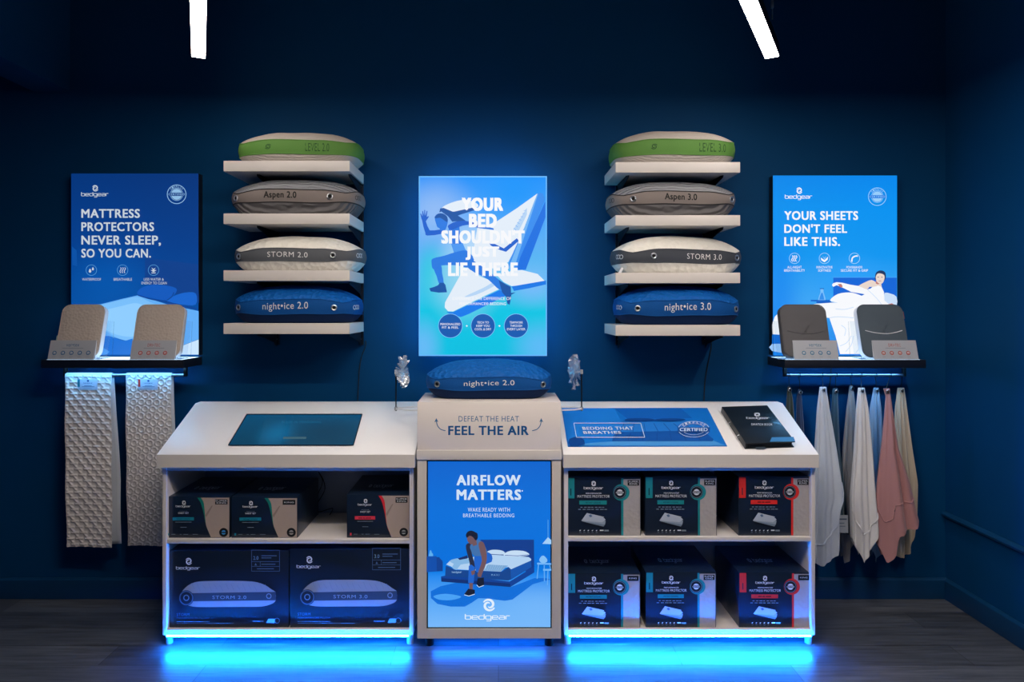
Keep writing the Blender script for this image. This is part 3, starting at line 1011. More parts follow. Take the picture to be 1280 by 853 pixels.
H = 0.272
for (p0, p1, kind, lab, slab, ts, fo) in (
        (75, 128, 'beige', 'beige quilted square pad with a mint side tag, leaning on the left ledge', 'clear acrylic easel behind the beige pad with a mint tag', -1, False),
        (169.5, 228, 'beige', 'beige quilted square pad nearest the right end of the left ledge', 'clear acrylic easel at the right end of the left ledge', 0, False),
        (977, 1034, 'grey', 'charcoal square cloth pad with a folded pocket, left one on the right ledge', 'clear acrylic easel behind the charcoal pad on the right ledge', 0, True),
        (1074, 1131, 'slate', 'slate blue-grey cloth pad with a rust side tag, on the right ledge', 'clear acrylic easel behind the slate pad on the right ledge', 1, True)):
    xc, w = pad_at(p0, p1, 380)
    pad(xc, w, H, PADC[kind], PADSIDE if kind != 'grey' else PADC['grey'], lab, kind, ts, fo)
    stand(xc + (.02 if xc < 0 else -.02), w * .98, slab)
tent_card([(62.8, 423.5), (119.7, 424.6), (117, 448.3), (59.3, 448.3)], 'ver\u2022tex', (40, 100, 150), 5, 'small grey card with five blue icons, on the left ledge')
tent_card([(165, 424), (222, 425), (218, 448.3), (162, 448.3)], 'DRI\u2022TEC', (176, 54, 52), 4, 'small grey card with red icons, on the left ledge')
tent_card([(991, 424), (1046, 425), (1049, 448), (993.5, 448)], 'ver\u2022tex', (40, 110, 150), 4, 'small grey card with four blue icons, on the right ledge')
tent_card([(1088.7, 424), (1144, 423), (1148.5, 447), (1093.3, 447)], 'DRI\u2022TEC', (176, 66, 44), 4, 'small grey card with red icons, on the right ledge')

# ------------------------------------------------------------------ pillow shelves on slotted uprights
UPR = mat('dark_slotted_steel', (22, 30, 44), rough=0.45, metal=0.5, bump='noise', bscale=500, bstr=0.04)
HOLE = mat('slot_shadow_black', (3, 3, 4), rough=0.9)


def upright(x, label):
    z0, z1 = 1.335, 2.21
    t = thing('shelf_upright', label, 'bracket rail', (x, 0, z0), 'slotted wall uprights')
    mb = MB()
    mb.box((x - .012, -.003, z0), (x + .012, 0, z1))
    mb.box((x - .012, -.016, z0), (x - .009, -.003, z1)); mb.box((x + .009, -.016, z0), (x + .012, -.003, z1))
    mb.box((x - .009, -.016, z0), (x - .003, -.013, z1)); mb.box((x + .003, -.016, z0), (x + .009, -.013, z1))
    z = z0 + .02
    while z < z1 - .02:
        mb.box((x - .003, -.016, z), (x + .003, -.013, z + .018)); z += .05
    mb.build('channel', UPR, t)
    mb = MB()
    for z in (z0 + .03, z0 + .43, z1 - .04):
        mb.add(*MB_cyl((0, 0, 0), .004, .002))
        n = 40
        for i in range(n):
            v = mb.v[-n + i]; mb.v[-n + i] = Vector((x + v.x, -.016 - v.z, z + v.y))
    mb.build('screw', CHROME, t)


UX = {'L': (-1.165, -.722), 'R': (.628, 1.085)}
upright(UX['L'][0], 'dark slotted steel upright behind the left pillow shelves, nearer the left wall')
upright(UX['L'][1], 'dark slotted steel upright at the right ends of the left pillow shelves')
upright(UX['R'][0], 'dark slotted steel upright at the left ends of the right pillow shelves')
upright(UX['R'][1], 'dark slotted steel upright behind the right pillow shelves, nearer the right wall')
SHELFZ = {'L': (2.228, 1.978, 1.708, 1.456), 'R': (2.222, 1.970, 1.697, 1.4476)}
SHELFX = {'L': (-1.304, -.706), 'R': (.556, 1.147)}
RANK = ('topmost', 'second from the top', 'third from the top', 'lowest')
SIDE = {'L': 'left', 'R': 'right'}
for side in 'LR':
    for i, z in enumerate(SHELFZ[side]):
        x0, x1 = SHELFX[side]
        t = thing('wall_shelf', 'thick white wall shelf, %s of the %s stack of pillow shelves' % (RANK[i], SIDE[side]), 'shelf',
                  ((x0 + x1) / 2, -.18, z - .05), 'white pillow shelves')
        MB().box((x0, -.35, z - .05), (x1, -.019, z)).build('board', WHITE, t, bevel=0.0012)
        for bx in UX[side]:
            mb = MB()
            mb.prism([(bx - .002, -.016, z - .13), (bx - .002, -.016, z - .0505), (bx - .002, -.29, z - .0505), (bx - .002, -.29, z - .062), (bx - .002, -.20, z - .075), (bx - .002, -.05, z - .105)], (.004, 0, 0))
            mb.box((bx - .008, -.28, z - .0518), (bx + .008, -.03, z - .0503))
            mb.build('bracket', WHITE if False else UPR, t, bevel=0.0008)

# ------------------------------------------------------------------ pillows
def sgnpow(v, p):
    return math.copysign(abs(v) ** p, v)


def pillow(label, xc, yc, z0, W, D, H, top, bandm, bot, text, tcol, vents, rot=0.0, band=(.30, .62), pinch=.35, contour=0.0,
           pipe=None, tx=(-.25, .25), th=.42, swirl=False, tbold=.01, tspace=1.05, icons=0, strap=False, vent_x=(-.80, .52), ventm=None):
    t = thing('pillow', label, 'pillow', (xc, yc, z0), 'display pillows')
    t.rotation_euler = (0, 0, 0)
    a, b = W / 2, D / 2
    N, nn = 120, 3.6
    R = Matrix.Rotation(rot, 4, 'Z')
    org = Vector((xc, yc, z0))

    def plan(th_):
        c, s = math.cos(th_), math.sin(th_)
        return a * sgnpow(c, 2 / nn), b * sgnpow(s, 2 / nn)

    def edge(x, y):
        """band limits at a point of the rim: narrower at the corners"""
        cx, cy = abs(x) / a, abs(y) / b
        k = max(0, min(1, (min(cx, cy) - .45) / .5))
        k = k * k * (3 - 2 * k)
        mid = (band[0] + band[1]) / 2 - .03 * k
        half = (band[1] - band[0]) / 2 * (1 - pinch * k)
        wob = .012 * math.sin(5.1 * x / a + text.__len__())
        return (mid - half + wob) * H, (mid + half + wob) * H

    def rim(i, v):
        """point of the band, v 0 bottom .. 1 top"""
        th_ = 2 * PI * i / N
        x, y = plan(th_)
        lo, hi = edge(x, y)
        k = 1 + .022 * math.sin(PI * v) - .012
        return Vector((x * k, y * k, lo + (hi - lo) * v))

    def world(p):
        return org + (R @ Vector(p))

    def dome(i, s, up):
        """s 0 at the rim .. 1 at the centre"""
        p = rim(i, 1 if up else 0)
        if up:
            r = 1 - s
            z = p.z + (H - p.z) * (1 - r ** 3.0) ** .88
            u, w = p.x * r / a, p.y * r / b
            z -= contour * math.exp(-((w + .0) / .28) ** 2) * (1 - r ** 4)
            z += .0035 * math.sin(9 * u + 2 * w) * math.sin(7 * w + 3 * u) * (1 - r) * 1.2
        else:
            r = 1 - s
            k = min(1, (1 - r) / .20)
            z = p.z * (1 - math.sin(k * PI / 2) ** .9) if k < 1 else 0
            z = max(z, 0)
        return world((p.x * r, p.y * r, z + .0005))

    ss = [0, .015, .03, .05, .075, .10, .13, .17, .22, .28, .36, .46, .58, .72, .86, .97]
    for up, mt, nm in ((True, top, 'top_panel'), (False, bot, 'base_panel')):
        mb = MB(); mb.grid([[dome(i, s, up) for i in range(N)] for s in ss], closed_u=True)
        k = len(mb.v); mb.f.append(list(range(k - N, k))); mb.mi.append(0)
        mb.build(nm, mt, t, smooth=True, angle=80, tri=True)
    mb = MB(); mb.grid([[world(rim(i, v / 8)) for i in range(N)] for v in range(9)], closed_u=True)
    g = mb.build('side_band', bandm, t, smooth=True, angle=80)
    for v in (0, 1):
        MB().tube([world(rim(i, v)) for i in range(N)], .0026, n=6, closed=True).build('piping', pipe or bandm, t, smooth=True)

    def front(x, v, off):
        """front of the band at sideways position x (m)"""
        xx = max(-a * .995, min(a * .995, x))
        y = -b * (1 - abs(xx / a) ** nn) ** (1 / nn)
        lo, hi = edge(xx, y)
        k = 1 + .022 * math.sin(PI * v) - .012
        return world((x, y * k - off, lo + (hi - lo) * v))

    vs, fs = text_tris(text, tbold, tspace)
    mb = MB()
    lm = ink(tcol)
    mb.add([front((tx[0] + (tx[1] - tx[0]) * u) * W, .5 + th * (.5 - v) * 1.0, .0012 + k * .0001) for u, v, k in vs], fs, lm)
    if swirl:
        for k in range(2):
            pts = []
            for i in range(13):
                tt = i / 12; an = PI * (.15 + k) + tt * PI * 1.5; rc = .85 - .6 * tt
                pts.append((rc * math.cos(an), rc * math.sin(an)))
            v2 = []
            for (cx, cy) in pts:
                for d in (-.13, .13):
                    l = math.hypot(cx, cy); q = (cx * (1 + d / l), cy * (1 + d / l))
                    v2.append(front(-.20 * W + q[0] * .018, .5 + q[1] * .22, .0012))
            mb.add(v2, [(2 * i, 2 * i + 2, 2 * i + 3, 2 * i + 1) for i in range(12)], lm)
    mb.build('lettering', None, g, recalc=False)
    for vx in vents:
        x = vx * a
        c = front(x, .5, .001); d = (front(x, .5, .01) - c)
        # outward direction of the rim there
        e = .004
        tan = (front(x + e, .5, 0) - front(x - e, .5, 0)).normalized()
        nrm = Vector((tan.y, -tan.x, 0)).normalized()
        mb = MB().torus(c + nrm * .001, nrm, .0115, .0038, n=24)
        vt = mb.build('vent_ring', ventm or CHROME, g, smooth=True)
        aa = nrm.cross(Vector((0, 0, 1))).normalized()
        mb = MB().add([c + nrm * .0015 + (aa * math.cos(2 * PI * i / 20) + Vector((0, 0, 1)) * math.sin(2 * PI * i / 20)) * .010 for i in range(20)], [tuple(range(20))])
        mb.build('vent_mesh', HOLE, vt)
    if icons:
        # three small round marks round the end of the band
        mb = MB()
        sx = 1 if icons > 0 else -1
        for k in (-1, 0, 1):
            y = -b * (.50 + .10 * k) if True else 0
            x = sx * a * (1 - abs(y / b) ** nn) ** (1 / nn) * 1.012
            lo, hi = edge(x, y); zc = (lo + hi) / 2
            ring = []
            n = 16
            for i in range(n):
                for r in (.0085, .0065):
                    yy = y + r * math.cos(2 * PI * i / n)
                    xx = sx * (a * (1 - abs(yy / b) ** nn) ** (1 / nn) * 1.0125 + .0008)
                    ring.append(world((xx, yy, zc + r * 1.3 * math.sin(2 * PI * i / n))))
            mb.add(ring, [(2 * i, 2 * ((i + 1) % n), 2 * ((i + 1) % n) + 1, 2 * i + 1) for i in range(n)], lm)
        mb.build('end_marks', None, g, recalc=False)
    if strap:
        p = dome(int(N * .545), .05, False)
        q = [p + Vector((-.0, 0, .0)), p + Vector((-.012, -.008, -.02)), p + Vector((-.028, -.012, -.062)), p + Vector((-.032, -.012, -.075))]
        mb = MB(); rows = []
        for k in q:
            rows.append([k + Vector((-.007, 0, 0)), k + Vector((.007, .002, 0))])
        mb.grid(rows)
        o = mb.build('care_tag', mat('white_ribbon', (215, 218, 222)), t)
        o.modifiers.new('solid', 'SOLIDIFY').thickness = .001
    return t


PM = dict(
    level=mat('pale_ribbed_knit', (188, 182, 176), rough=0.85, bump='wave', bscale=42, bstr=0.45, bdist=.006),
    green=mat('green_mesh_band', (88, 140, 58), rough=0.7, bump='noise', bscale=500, bstr=0.25),
    aspen=mat('grey_wavy_quilt', (148, 152, 160), rough=0.85, bump='wave', bscale=17, bstr=0.9, bdist=.014),
    aspenb=mat('taupe_grey_band', (126, 118, 115), rough=0.8, bump='noise', bscale=450, bstr=0.25),
    aspend=mat('dark_grey_base_knit', (104, 103, 106), rough=0.85, bump='wave', bscale=17, bstr=0.8, bdist=.012),
    storm=mat('white_crinkled_knit', (226, 225, 218), rough=0.85, bump='voronoi', bscale=38, bstr=0.7, bdist=.010),
    stormb=mat('steel_grey_mesh_band', (84, 89, 96), rough=0.75, bump='noise', bscale=500, bstr=0.25),
    stormd=mat('dark_slate_mesh_band', (60, 66, 76), rough=0.75, bump='noise', bscale=500, bstr=0.25),
    ice=mat('royal_blue_quilt', (4, 92, 176), rough=0.6, spec=.2, bump='voronoi', bscale=48, bstr=0.8, bdist=.012),
    iceb=mat('royal_blue_velour_band', (3, 78, 150), rough=0.7, spec=.2, bump='noise', bscale=420, bstr=0.6),
    seam=mat('black_seam_piping', (34, 34, 38), rough=.8),
    iced=mat('navy_base_knit', (6, 36, 78), rough=0.85, spec=.2, bump='noise', bscale=400, bstr=0.3),
)
BLK, WHT, GRN = (24, 25, 28), (222, 224, 226), (40, 84, 34)
KINDS = [dict(top='level', bandm='green', bot='level', word='LEVEL', tcol=GRN, vents=(), band=(.22, .62), tx=(.10, .29), th=.60, swirl=True, contour=.012, pinch=.15),
         dict(top='aspen', bandm='aspenb', bot='aspend', word='Aspen', tcol=BLK, vents=(-.86, .60), band=(.30, .64), tx=(-.20, .05), th=.66, icons=1, tbold=.03, pipe='seam'),
         dict(top='storm', bandm='stormb', bot='storm', word='STORM', tcol=WHT, vents=(-.86, .62), band=(.26, .60), tx=(-.19, .12), th=.42, icons=1, tbold=.012, tspace=1.1),
         dict(top='ice', bandm='iceb', bot='iced', word='night ice', tcol=WHT, vents=(-.86, .68), band=(.24, .62), tx=(-.22, .14), th=.62, icons=1)]
NAMES = ('pale ribbed pillow with a green band', 'grey wavy quilted pillow with a taupe band', 'white crinkled pillow with a dark grey band', 'royal blue pillow with white lettering')
TOPS = {'L': (2.392, 2.160, 1.883, 1.640), 'R': (2.400, 2.150, 1.884, 1.640)}
EXT = {'L': ((294.6, 455.5), (286.4, 456.5), (290, 458), (290, 454)), 'R': ((761, 922), (757, 922), (761, 933), (766, 927))}
for side in 'LR':
    for i in range(4):
        k = dict(KINDS[i]); word = k.pop('word')
        p0, p1 = EXT[side][i]
        dl, dr = (3.22, 3.38) if side == 'L' else (3.38, 3.22)
        xa, xb = (p0 - CX) * dl / F, (p1 - CX) * dr / F
        z = SHELFZ[side][i]
        for key in ('top', 'bandm', 'bot', 'pipe'):
            if key in k:
                k[key] = PM[k[key]]
        D = .325; rot = 0
        if side == 'R':
            if i != 2:
                k['vents'] = {0: (), 1: (-.68, .88), 3: (-.72, .88)}[i]
            tx = {0: (.16, .38), 1: (-.10, .15), 2: (.0, .28), 3: (-.15, .22)}[i]
            k['tx'] = tx
            if i == 2:
                k['bandm'] = PM['stormd']; k['vents'] = (-.52, .84); k['icons'] = -1; k['strap'] = True
                rot = math.radians(9); D = .27
            elif i:
                k['icons'] = -1
        if i == 3:
            text = 'night\u2022ice %s' % ('2.0' if side == 'L' else '3.0')
        else:
            text = '%s %s' % (word, '2.0' if side == 'L' else '3.0')
        W = xb - xa
        pillow('%s on the %s shelf of the %s stack' % (NAMES[i], ('top', 'second', 'third', 'bottom')[i], SIDE[side]),
               (xa + xb) / 2, -.345 + .005 + D / 2 if rot == 0 else -.185, z, W, D, TOPS[side][i] - z, text=text, rot=rot, **k)

# ------------------------------------------------------------------ the two sloped display counters
Y = lambda D: D + CAMY
DF, DT, DB, DE = 3.0, 2.97, 3.35, 3.41
ZB, ZT0, ZT1 = 0.05, 0.873, 1.048
SLOPE_N = Vector((0, -(ZT1 - ZT0), DB - DT)).normalized()
TOPPL = Plane((0, Y(DT), ZT0), SLOPE_N)
LEDM = mat('blue_floor_strip', (60, 180, 255), emit=STRIP, ecol=(12, 112, 255))


TOPW = mat('lightened_white_worktop', (240, 241, 244), rough=.35, bump='noise', bscale=700, bstr=.02, vary=.01)  # white lightened beyond the other panels to stand in for light from above


LEDF = mat('blue_front_strip', (60, 180, 255), emit=FRONT_STRIP, ecol=(8, 122, 255))


def counter(x0, x1, tx0, tx1, zs, label):
    t = thing('display_counter', label, 'counter', ((x0 + x1) / 2, Y(3.2), 0), 'sloped display counters')
    th = .018
    # sloped worktop with a flat strip at the back
    prof = [(Y(DT) + .0015, .814), (Y(DT) + .0015, ZT0), (Y(DB), ZT1), (Y(DE), ZT1 + .001), (Y(DE), .985), (Y(DB) + .005, .985), (Y(3.01), .8141)]
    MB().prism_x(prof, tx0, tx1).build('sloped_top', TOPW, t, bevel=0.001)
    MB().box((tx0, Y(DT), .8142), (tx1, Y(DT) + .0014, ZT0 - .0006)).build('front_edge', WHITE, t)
    sp = [(Y(DF), ZB), (Y(DF), .8135), (Y(3.01), .8138), (Y(DB) + .004, .9845), (Y(DE) - .002, .9845), (Y(DE) - .002, ZB)]
    for a in (x0, x1 - th):
        MB().prism_x(sp, a, a + th).build('side_panel', WHITE, t, bevel=0.001)
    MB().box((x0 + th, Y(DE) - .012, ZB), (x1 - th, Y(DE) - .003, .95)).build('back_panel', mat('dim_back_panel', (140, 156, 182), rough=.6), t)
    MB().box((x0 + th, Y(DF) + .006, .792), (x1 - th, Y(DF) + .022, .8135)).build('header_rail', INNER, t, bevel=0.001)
    MB().box((x0 + th, Y(DF) + .003, zs - .019), (x1 - th, Y(DE) - .013, zs)).build('shelf', WHITE, t, bevel=0.001)
    MB().box((x0 + th, Y(DF) + .003, ZB + .002), (x1 - th, Y(DE) - .013, .074)).build('bottom_panel', WHITE, t, bevel=0.001)
    for a in (x0 + .002, x1 - .034):
        for yy in (Y(DF) + .03, Y(DE) - .06):
            mb = MB(); mb.add(*MB_cyl((a + .016, yy, 0.0), .016, ZB + .001)); mb.build('foot', LEDCASE, t, bevel=.001)
    ls = MB().box((x0 + .02, Y(DF) - .007, ZB - .004), (x1 - .02, Y(DF) - .001, ZB + .002)).build('light_strip', LEDF, t)
    MB().box((x0 + .03, Y(DF) + .006, ZB - .008), (x1 - .03, Y(DF) + .014, ZB + .001)).build('under_light_strip', LEDM, t)
    MB().box((x0 + .02, Y(DF) - .0012, ZB - .005), (x1 - .02, Y(DF) + .0035, ZB + .005)).build('strip_casing', LEDCASE, ls)
    return t


ctl = counter(-1.518, -.384, -1.529, -.374, .482, 'white sloped-top display counter on the left, with a dark screen set in its top')
ctr = counter(.297, 1.431, .291, 1.4335, .492, 'white sloped-top display counter on the right, holding mattress protector boxes')
# dark screen let into the left top
q = [(308.5, 518), (452.6, 518), (441.7, 556.8), (285.3, 556.8)]
pts = [TOPPL.at(x, y, .0012) for x, y in q]
# straighten to a rectangle on the slope
c = sum(pts, Vector()) / 4
SCR = mat('dark_screen_glass', (3, 34, 52), rough=0.06, vary=0, coat=.5, emit=0.0)
s_ = MB().prism(pts, -SLOPE_N * .0011).build('screen', mat('teal_screen_glow', (0, 62, 92), emit=1.0, ecol=(0, 60, 92), rough=.08, spec=.5), ctl)
s_.active_material.node_tree.nodes['Principled BSDF'].inputs['Roughness'].default_value = .08
ys_ = MB().add([TOPPL.at(x, y, .0016) for x, y in ((309.3, 518.8), (452, 518.8), (441.2, 556), (286.2, 556))], [(3, 2, 1, 0)]).build('screen_picture',
    picture_mat('idle_screen_picture', [(0, (0, 62, 92)), (1, (0, 76, 116))], .95, [(.34, .35, .22, .6, (0, 104, 154), .9), (.75, .45, .35, .5, (0, 56, 84), .7)]), ctl)
ys_.active_material.node_tree.nodes['Principled BSDF'].inputs['Roughness'].default_value = .1
ys_.active_material.node_tree.nodes['Principled BSDF'].inputs['Specular IOR Level'].default_value = .4
art = Art(TOPPL, base=.0019)
art.poly([(354.3, 546.3), (383.2, 546.3), (382.4, 549), (353.4, 549)], glow((52, 92, 108)))
art.text('SLEEP IS PERSONAL', 352, 526.6, 402, 529.2, glow((0, 94, 134)), 0, 1.1)
fm = mat('black_screen_rim', (8, 12, 16), rough=.4)
for a, b in zip(q, q[1:] + q[:1]):
    art.stroke([a, b], 1.1, fm)
art.build('screen_rim', ctl)

# ------------------------------------------------------------------ middle plinth
PX0, PX1 = -.3628, .2800
t = thing('display_plinth', 'white middle display plinth with a lit blue screen in its front', 'plinth', ((PX0 + PX1) / 2, Y(3.13), 0))
y0 = Y(2.97)
PLF = 2.965
WH2 = mat('satin_white_laminate', (232, 226, 223), rough=0.24, bump='noise', bscale=700, bstr=0.02, vary=0.015)
MB().box((PX0, y0, .894), (PX1, Y(3.30), 1.108)).build('upper_box', WH2, t, bevel=0.0015)
MB().box((PX0 - .003, y0 - .006, .851), (PX1 + .003, Y(3.30), .8935)).build('fascia', WHITE, t, bevel=0.002)
# frame round the screen
sa, sb = P(533, 787.5, PLF), P(690, 576, PLF)
mb = MB()
mb.box((PX0, y0, ZB), (sa.x, y0 + .02, .8505)); mb.box((sb.x, y0, ZB), (PX1, y0 + .02, .8505))
mb.box((sa.x, y0, ZB), (sb.x, y0 + .02, sa.z)); mb.box((sa.x, y0, sb.z), (sb.x, y0 + .02, .8505))
mb.build('front_frame', WHITE, t)
MB().box((PX0, y0 + .0205, ZB), (PX1, Y(3.30), .8505)).build('carcass', WHITE, t, bevel=.001)
for x in (PX0 + .05, PX1 - .05):
    for yy in (Y(3.02), Y(3.25)):
        mb = MB(); mb.add(*MB_cyl((x, yy, 0), .02, ZB + .001)); mb.build('foot', BLACK, t)
MB().box((PX0 + .06, Y(3.01), ZB - .010), (PX1 - .06, Y(3.022), ZB - .0005)).build('under_light_strip', LEDM, t)
sc = MB().box((sa.x + .001, y0 + .006, sa.z + .001), (sb.x - .001, y0 + .0195, sb.z - .001)).build('screen', BLACK, t)
ys = y0 + .0055
bz = .006
face(sc, Vector((sa.x + bz, 0, sa.z + bz)), Vector((sb.x - bz, 0, sb.z - bz)), ys,
     picture_mat('bedroom_picture', [(0.0, (120, 185, 250)), (0.12, (96, 172, 248)), (0.30, (40, 140, 240)), (0.34, (0, 122, 228)), (0.38, (0, 112, 220)), (0.7, (4, 112, 218)), (1.0, (10, 100, 205))], 1.0,
                 [(.9, .12, .7, .2, (120, 185, 250), .7)]))
TS = lambda x, y: (530 + x / 5.885, 650 + y / 5.885)
art = Art(vplane(2.9755), TS)
g = lambda r, gg, b: glow((r, gg, b))
art.poly([(50, 527), (230, 465), (500, 470), (640, 494), (810, 430), (935, 440), (800, 475), (650, 588), (540, 590), (400, 578), (300, 640), (100, 620)], g(0, 108, 215), 2)
art.poly([(70, 562), (160, 545), (275, 566), (200, 592), (110, 588)], g(70, 160, 245), 3)
art.poly([(20, 272), (90, 268), (96, 278), (135, 300), (138, 378), (20, 386)], g(0, 76, 170))
art.poly([(92, 276), (112, 276), (138, 310), (138, 378), (94, 380)], g(0, 62, 145))
art.poly([(34, 268), (44, 226), (52, 224), (58, 245), (66, 250), (67, 268)], g(90, 170, 235))
art.poly([(415, 147), (809, 147), (811, 380), (790, 392), (480, 300), (415, 240)], g(0, 58, 140))
art.poly([(125, 418), (155, 412), (330, 420), (630, 455), (810, 345), (811, 388), (636, 495), (127, 456)], g(0, 62, 148))
art.poly([(127, 430), (634, 470), (634, 495), (127, 456)], g(0, 44, 112))
art.poly([(155, 415), (160, 340), (180, 345), (230, 370), (570, 382), (622, 350), (636, 352), (640, 440), (620, 448)], g(8, 66, 140))
art.poly([(636, 352), (785, 300), (792, 348), (640, 442)], g(10, 82, 170))
art.poly([(163, 330), (188, 306), (470, 255), (770, 275), (788, 288), (788, 300), (640, 365), (622, 348), (600, 352), (565, 382), (232, 365), (200, 345)], g(176, 208, 240))
art.poly([(470, 330), (620, 338), (600, 352), (565, 380), (440, 374)], g(120, 165, 210))
for i in range(8):
    art.stroke([(462 + i * 17, 334), (452 + i * 15, 372)], 3, g(150, 190, 228))
art.poly([(465, 236), (500, 222), (560, 224), (592, 238), (585, 256), (480, 250)], g(190, 216, 242), 3)
art.poly([(588, 252), (640, 228), (730, 230), (772, 250), (760, 264), (680, 272), (600, 268)], g(196, 220, 244), 3)
art.stroke([(595, 262), (690, 266), (768, 258)], 4, g(0, 70, 160))
art.poly([(185, 305), (240, 285), (330, 290), (335, 320), (270, 330), (240, 370), (205, 350), (220, 325)], g(130, 180, 225), 2)
art.poly([(250, 285), (318, 262), (322, 285), (262, 296)], g(10, 40, 100))
art.rect(909, 0, 916, 132, g(70, 150, 230))
art.poly([(870, 178), (902, 140), (912, 128), (922, 138), (937, 150), (937, 180)], g(160, 205, 245))
art.poly([(848, 300), (858, 275), (874, 264), (888, 270), (906, 292), (902, 312), (870, 320)], g(130, 190, 245), 3)
art.poly([(832, 316), (937, 320), (937, 332), (832, 330)], g(110, 180, 245))
for pts in ([(842, 330), (832, 435)], [(884, 335), (886, 455)], [(926, 335), (930, 360)], [(912, 375), (908, 482)]):
    art.stroke(pts, 7, g(100, 170, 240))
art.rect(876, 362, 937, 376, g(110, 180, 245))
DKB, SKN, TOPB, LEG = g(8, 22, 48), g(110, 82, 90), g(60, 110, 170), g(22, 96, 200)
art.poly([(308, 188), (330, 172), (350, 190), (352, 250), (372, 320), (376, 380), (360, 408), (342, 400), (336, 320), (315, 240)], g(30, 40, 70), 2)
art.poly([(370, 268), (420, 240), (462, 235), (500, 262), (498, 310), (450, 330), (420, 385), (385, 385), (372, 330)], LEG, 2)
art.poly([(330, 340), (348, 330), (374, 350), (366, 466), (324, 466)], LEG)
art.poly([(332, 466), (360, 466), (358, 515), (334, 515)], SKN)
art.poly([(340, 190), (390, 148), (430, 165), (462, 225), (458, 258), (372, 268), (345, 225)], TOPB, 2)
art.poly([(400, 175), (425, 160), (446, 185), (462, 262), (456, 325), (430, 392), (418, 418), (396, 408), (404, 370), (426, 300), (412, 235)], SKN, 2)
art.poly([(345, 380), (376, 370), (372, 400), (352, 410)], SKN); art.poly([(393, 395), (426, 400), (420, 425), (396, 420)], SKN)
art.poly([(355, 150), (385, 150), (390, 185), (360, 195)], SKN)
art.poly([(318, 130), (340, 112), (368, 118), (382, 150), (366, 178), (342, 180), (322, 160)], SKN, 3)
art.poly([(308, 112), (322, 88), (350, 80), (378, 92), (394, 104), (394, 140), (378, 152), (360, 128), (335, 118), (316, 134)], DKB, 2)
art.poly([(296, 548), (326, 508), (352, 512), (374, 516), (374, 544), (330, 560)], DKB); art.stroke([(296, 553), (330, 562), (374, 548)], 5, g(200, 220, 240))
art.poly([(394, 432), (440, 425), (442, 480), (402, 496), (388, 474)], DKB); art.stroke([(388, 480), (404, 497), (440, 484)], 5, g(200, 220, 240))
art.wordmark(205, 378, 282, 396, g(150, 190, 230))
art.text('M A X I', 495, 400, 553, 413, g(130, 180, 230), .01)
art.build('picture_figures', sc)
art = Art(vplane(2.9755), TS, base=.008)
LW = g(225, 238, 252)
art.swirl(478, 628, 52, LW, 50); art.wordmark(300, 692, 648, 748, LW)
TSB = lambda x, y: (510 + x * 200 / 682, 560 + y * 250 / 853)
art.cut('logo', sc)
art.conv = TSB
LG = g(206, 224, 244)
art.text('AIRFLOW', 207, 116, 480, 161, LG, .05, 1.1)
art.text('MATTERS', 207, 178, 482, 223, LG, .05, 1.1)
art.disc(487, 184, 3, LG)
art.text('WAKE READY WITH', 255, 256, 434, 273, LG, .015, 1.1)
art.text('BREATHABLE BEDDING', 235, 281, 453, 297, LG, .015, 1.1)
art.build('lettering', sc)
# lettering and arrows on the upper box
TP = lambda x, y: (480 + x * 260 / 1280, 430 + y * 170 / 837)
art = Art(vplane(2.97), TP)
I1, I2 = ink((60, 116, 164)), ink((12, 88, 152))
art.text('DEFEAT THE HEAT', 459, 445, 830, 479, I1, .0, 1.1)
art.cut('lettering', t)
art.text('FEEL THE AIR', 395, 505, 890, 562, I2, .04, 1.08)
art.cut('lettering', t)
for s in (1, -1):
    X = lambda x: x if s == 1 else 1290 - x
    art.stroke([(X(378), 535), (X(350), 527), (X(330), 505), (X(322), 475)], 5, I1, 4)
    art.poly([(X(322), 458), (X(310), 483), (X(322), 477), (X(334), 481)], I1)
    art.cut('printed_arrow', t)

# royal blue pillow on the plinth
pillow('royal blue pillow lying on top of the white middle plinth', -.045, Y(3.03) + .165, 1.109, .592, .33, .172, PM['ice'], PM['iceb'], PM['iced'],
       'night\u2022ice 2.0', WHT, (-.80, .85), band=(.26, .60), tx=(-.19, .20), th=.52)

# ------------------------------------------------------------------ placard and swatch book on the right counter
PLQ = [(702, 510.5), (884, 510), (909, 558), (709.7, 558.5)]
c3 = [TOPPL.at(x, y, .0008) for x, y in PLQ]
t = thing('placard', 'blue printed placard about breathable bedding lying on the right counter top', 'sign', c3[3])
MB().prism([TOPPL.at(x, y, .0022) for x, y in PLQ], -SLOPE_N * .0016).build('board', mat('blue_print_board', (14, 116, 214), rough=.35, vary=.03, coat=.2), t)
TC = lambda x, y: (690 + x * 350 / 1280, 490 + y * 110 / 402)
art = Art(Plane(Vector((0, Y(DT), ZT0)) + SLOPE_N * .0022, SLOPE_N), TC, base=.0003)
a1, a2, a3, a4 = ink((60, 155, 230)), ink((8, 84, 172)), ink((6, 68, 148)), ink((206, 222, 240))
art.poly([(48, 76), (285, 76), (330, 160), (330, 200), (240, 205), (80, 215), (70, 180)], ink((24, 126, 224)), 0)
art.poly([(60, 245), (200, 232), (420, 218), (740, 222), (790, 246)], ink((70, 150, 222)))
art.poly([(285, 76), (590, 76), (640, 120), (345, 124)], ink((10, 98, 194)))
art.poly([(340, 142), (640, 138), (738, 216), (735, 226), (275, 226), (280, 200)], a2)
art.poly([(340, 142), (640, 138), (690, 176), (300, 184)], ink((30, 120, 212)))
for i in range(7):
    art.stroke([(330 + i * 45, 144), (312 + i * 58, 182)], 3, a2)
    art.stroke([(300 + i * 60, 190), (282 + i * 66, 222)], 2.5, a3)
art.poly([(335, 132), (345, 123), (400, 120), (462, 124), (465, 131), (400, 134)], a3, 3)
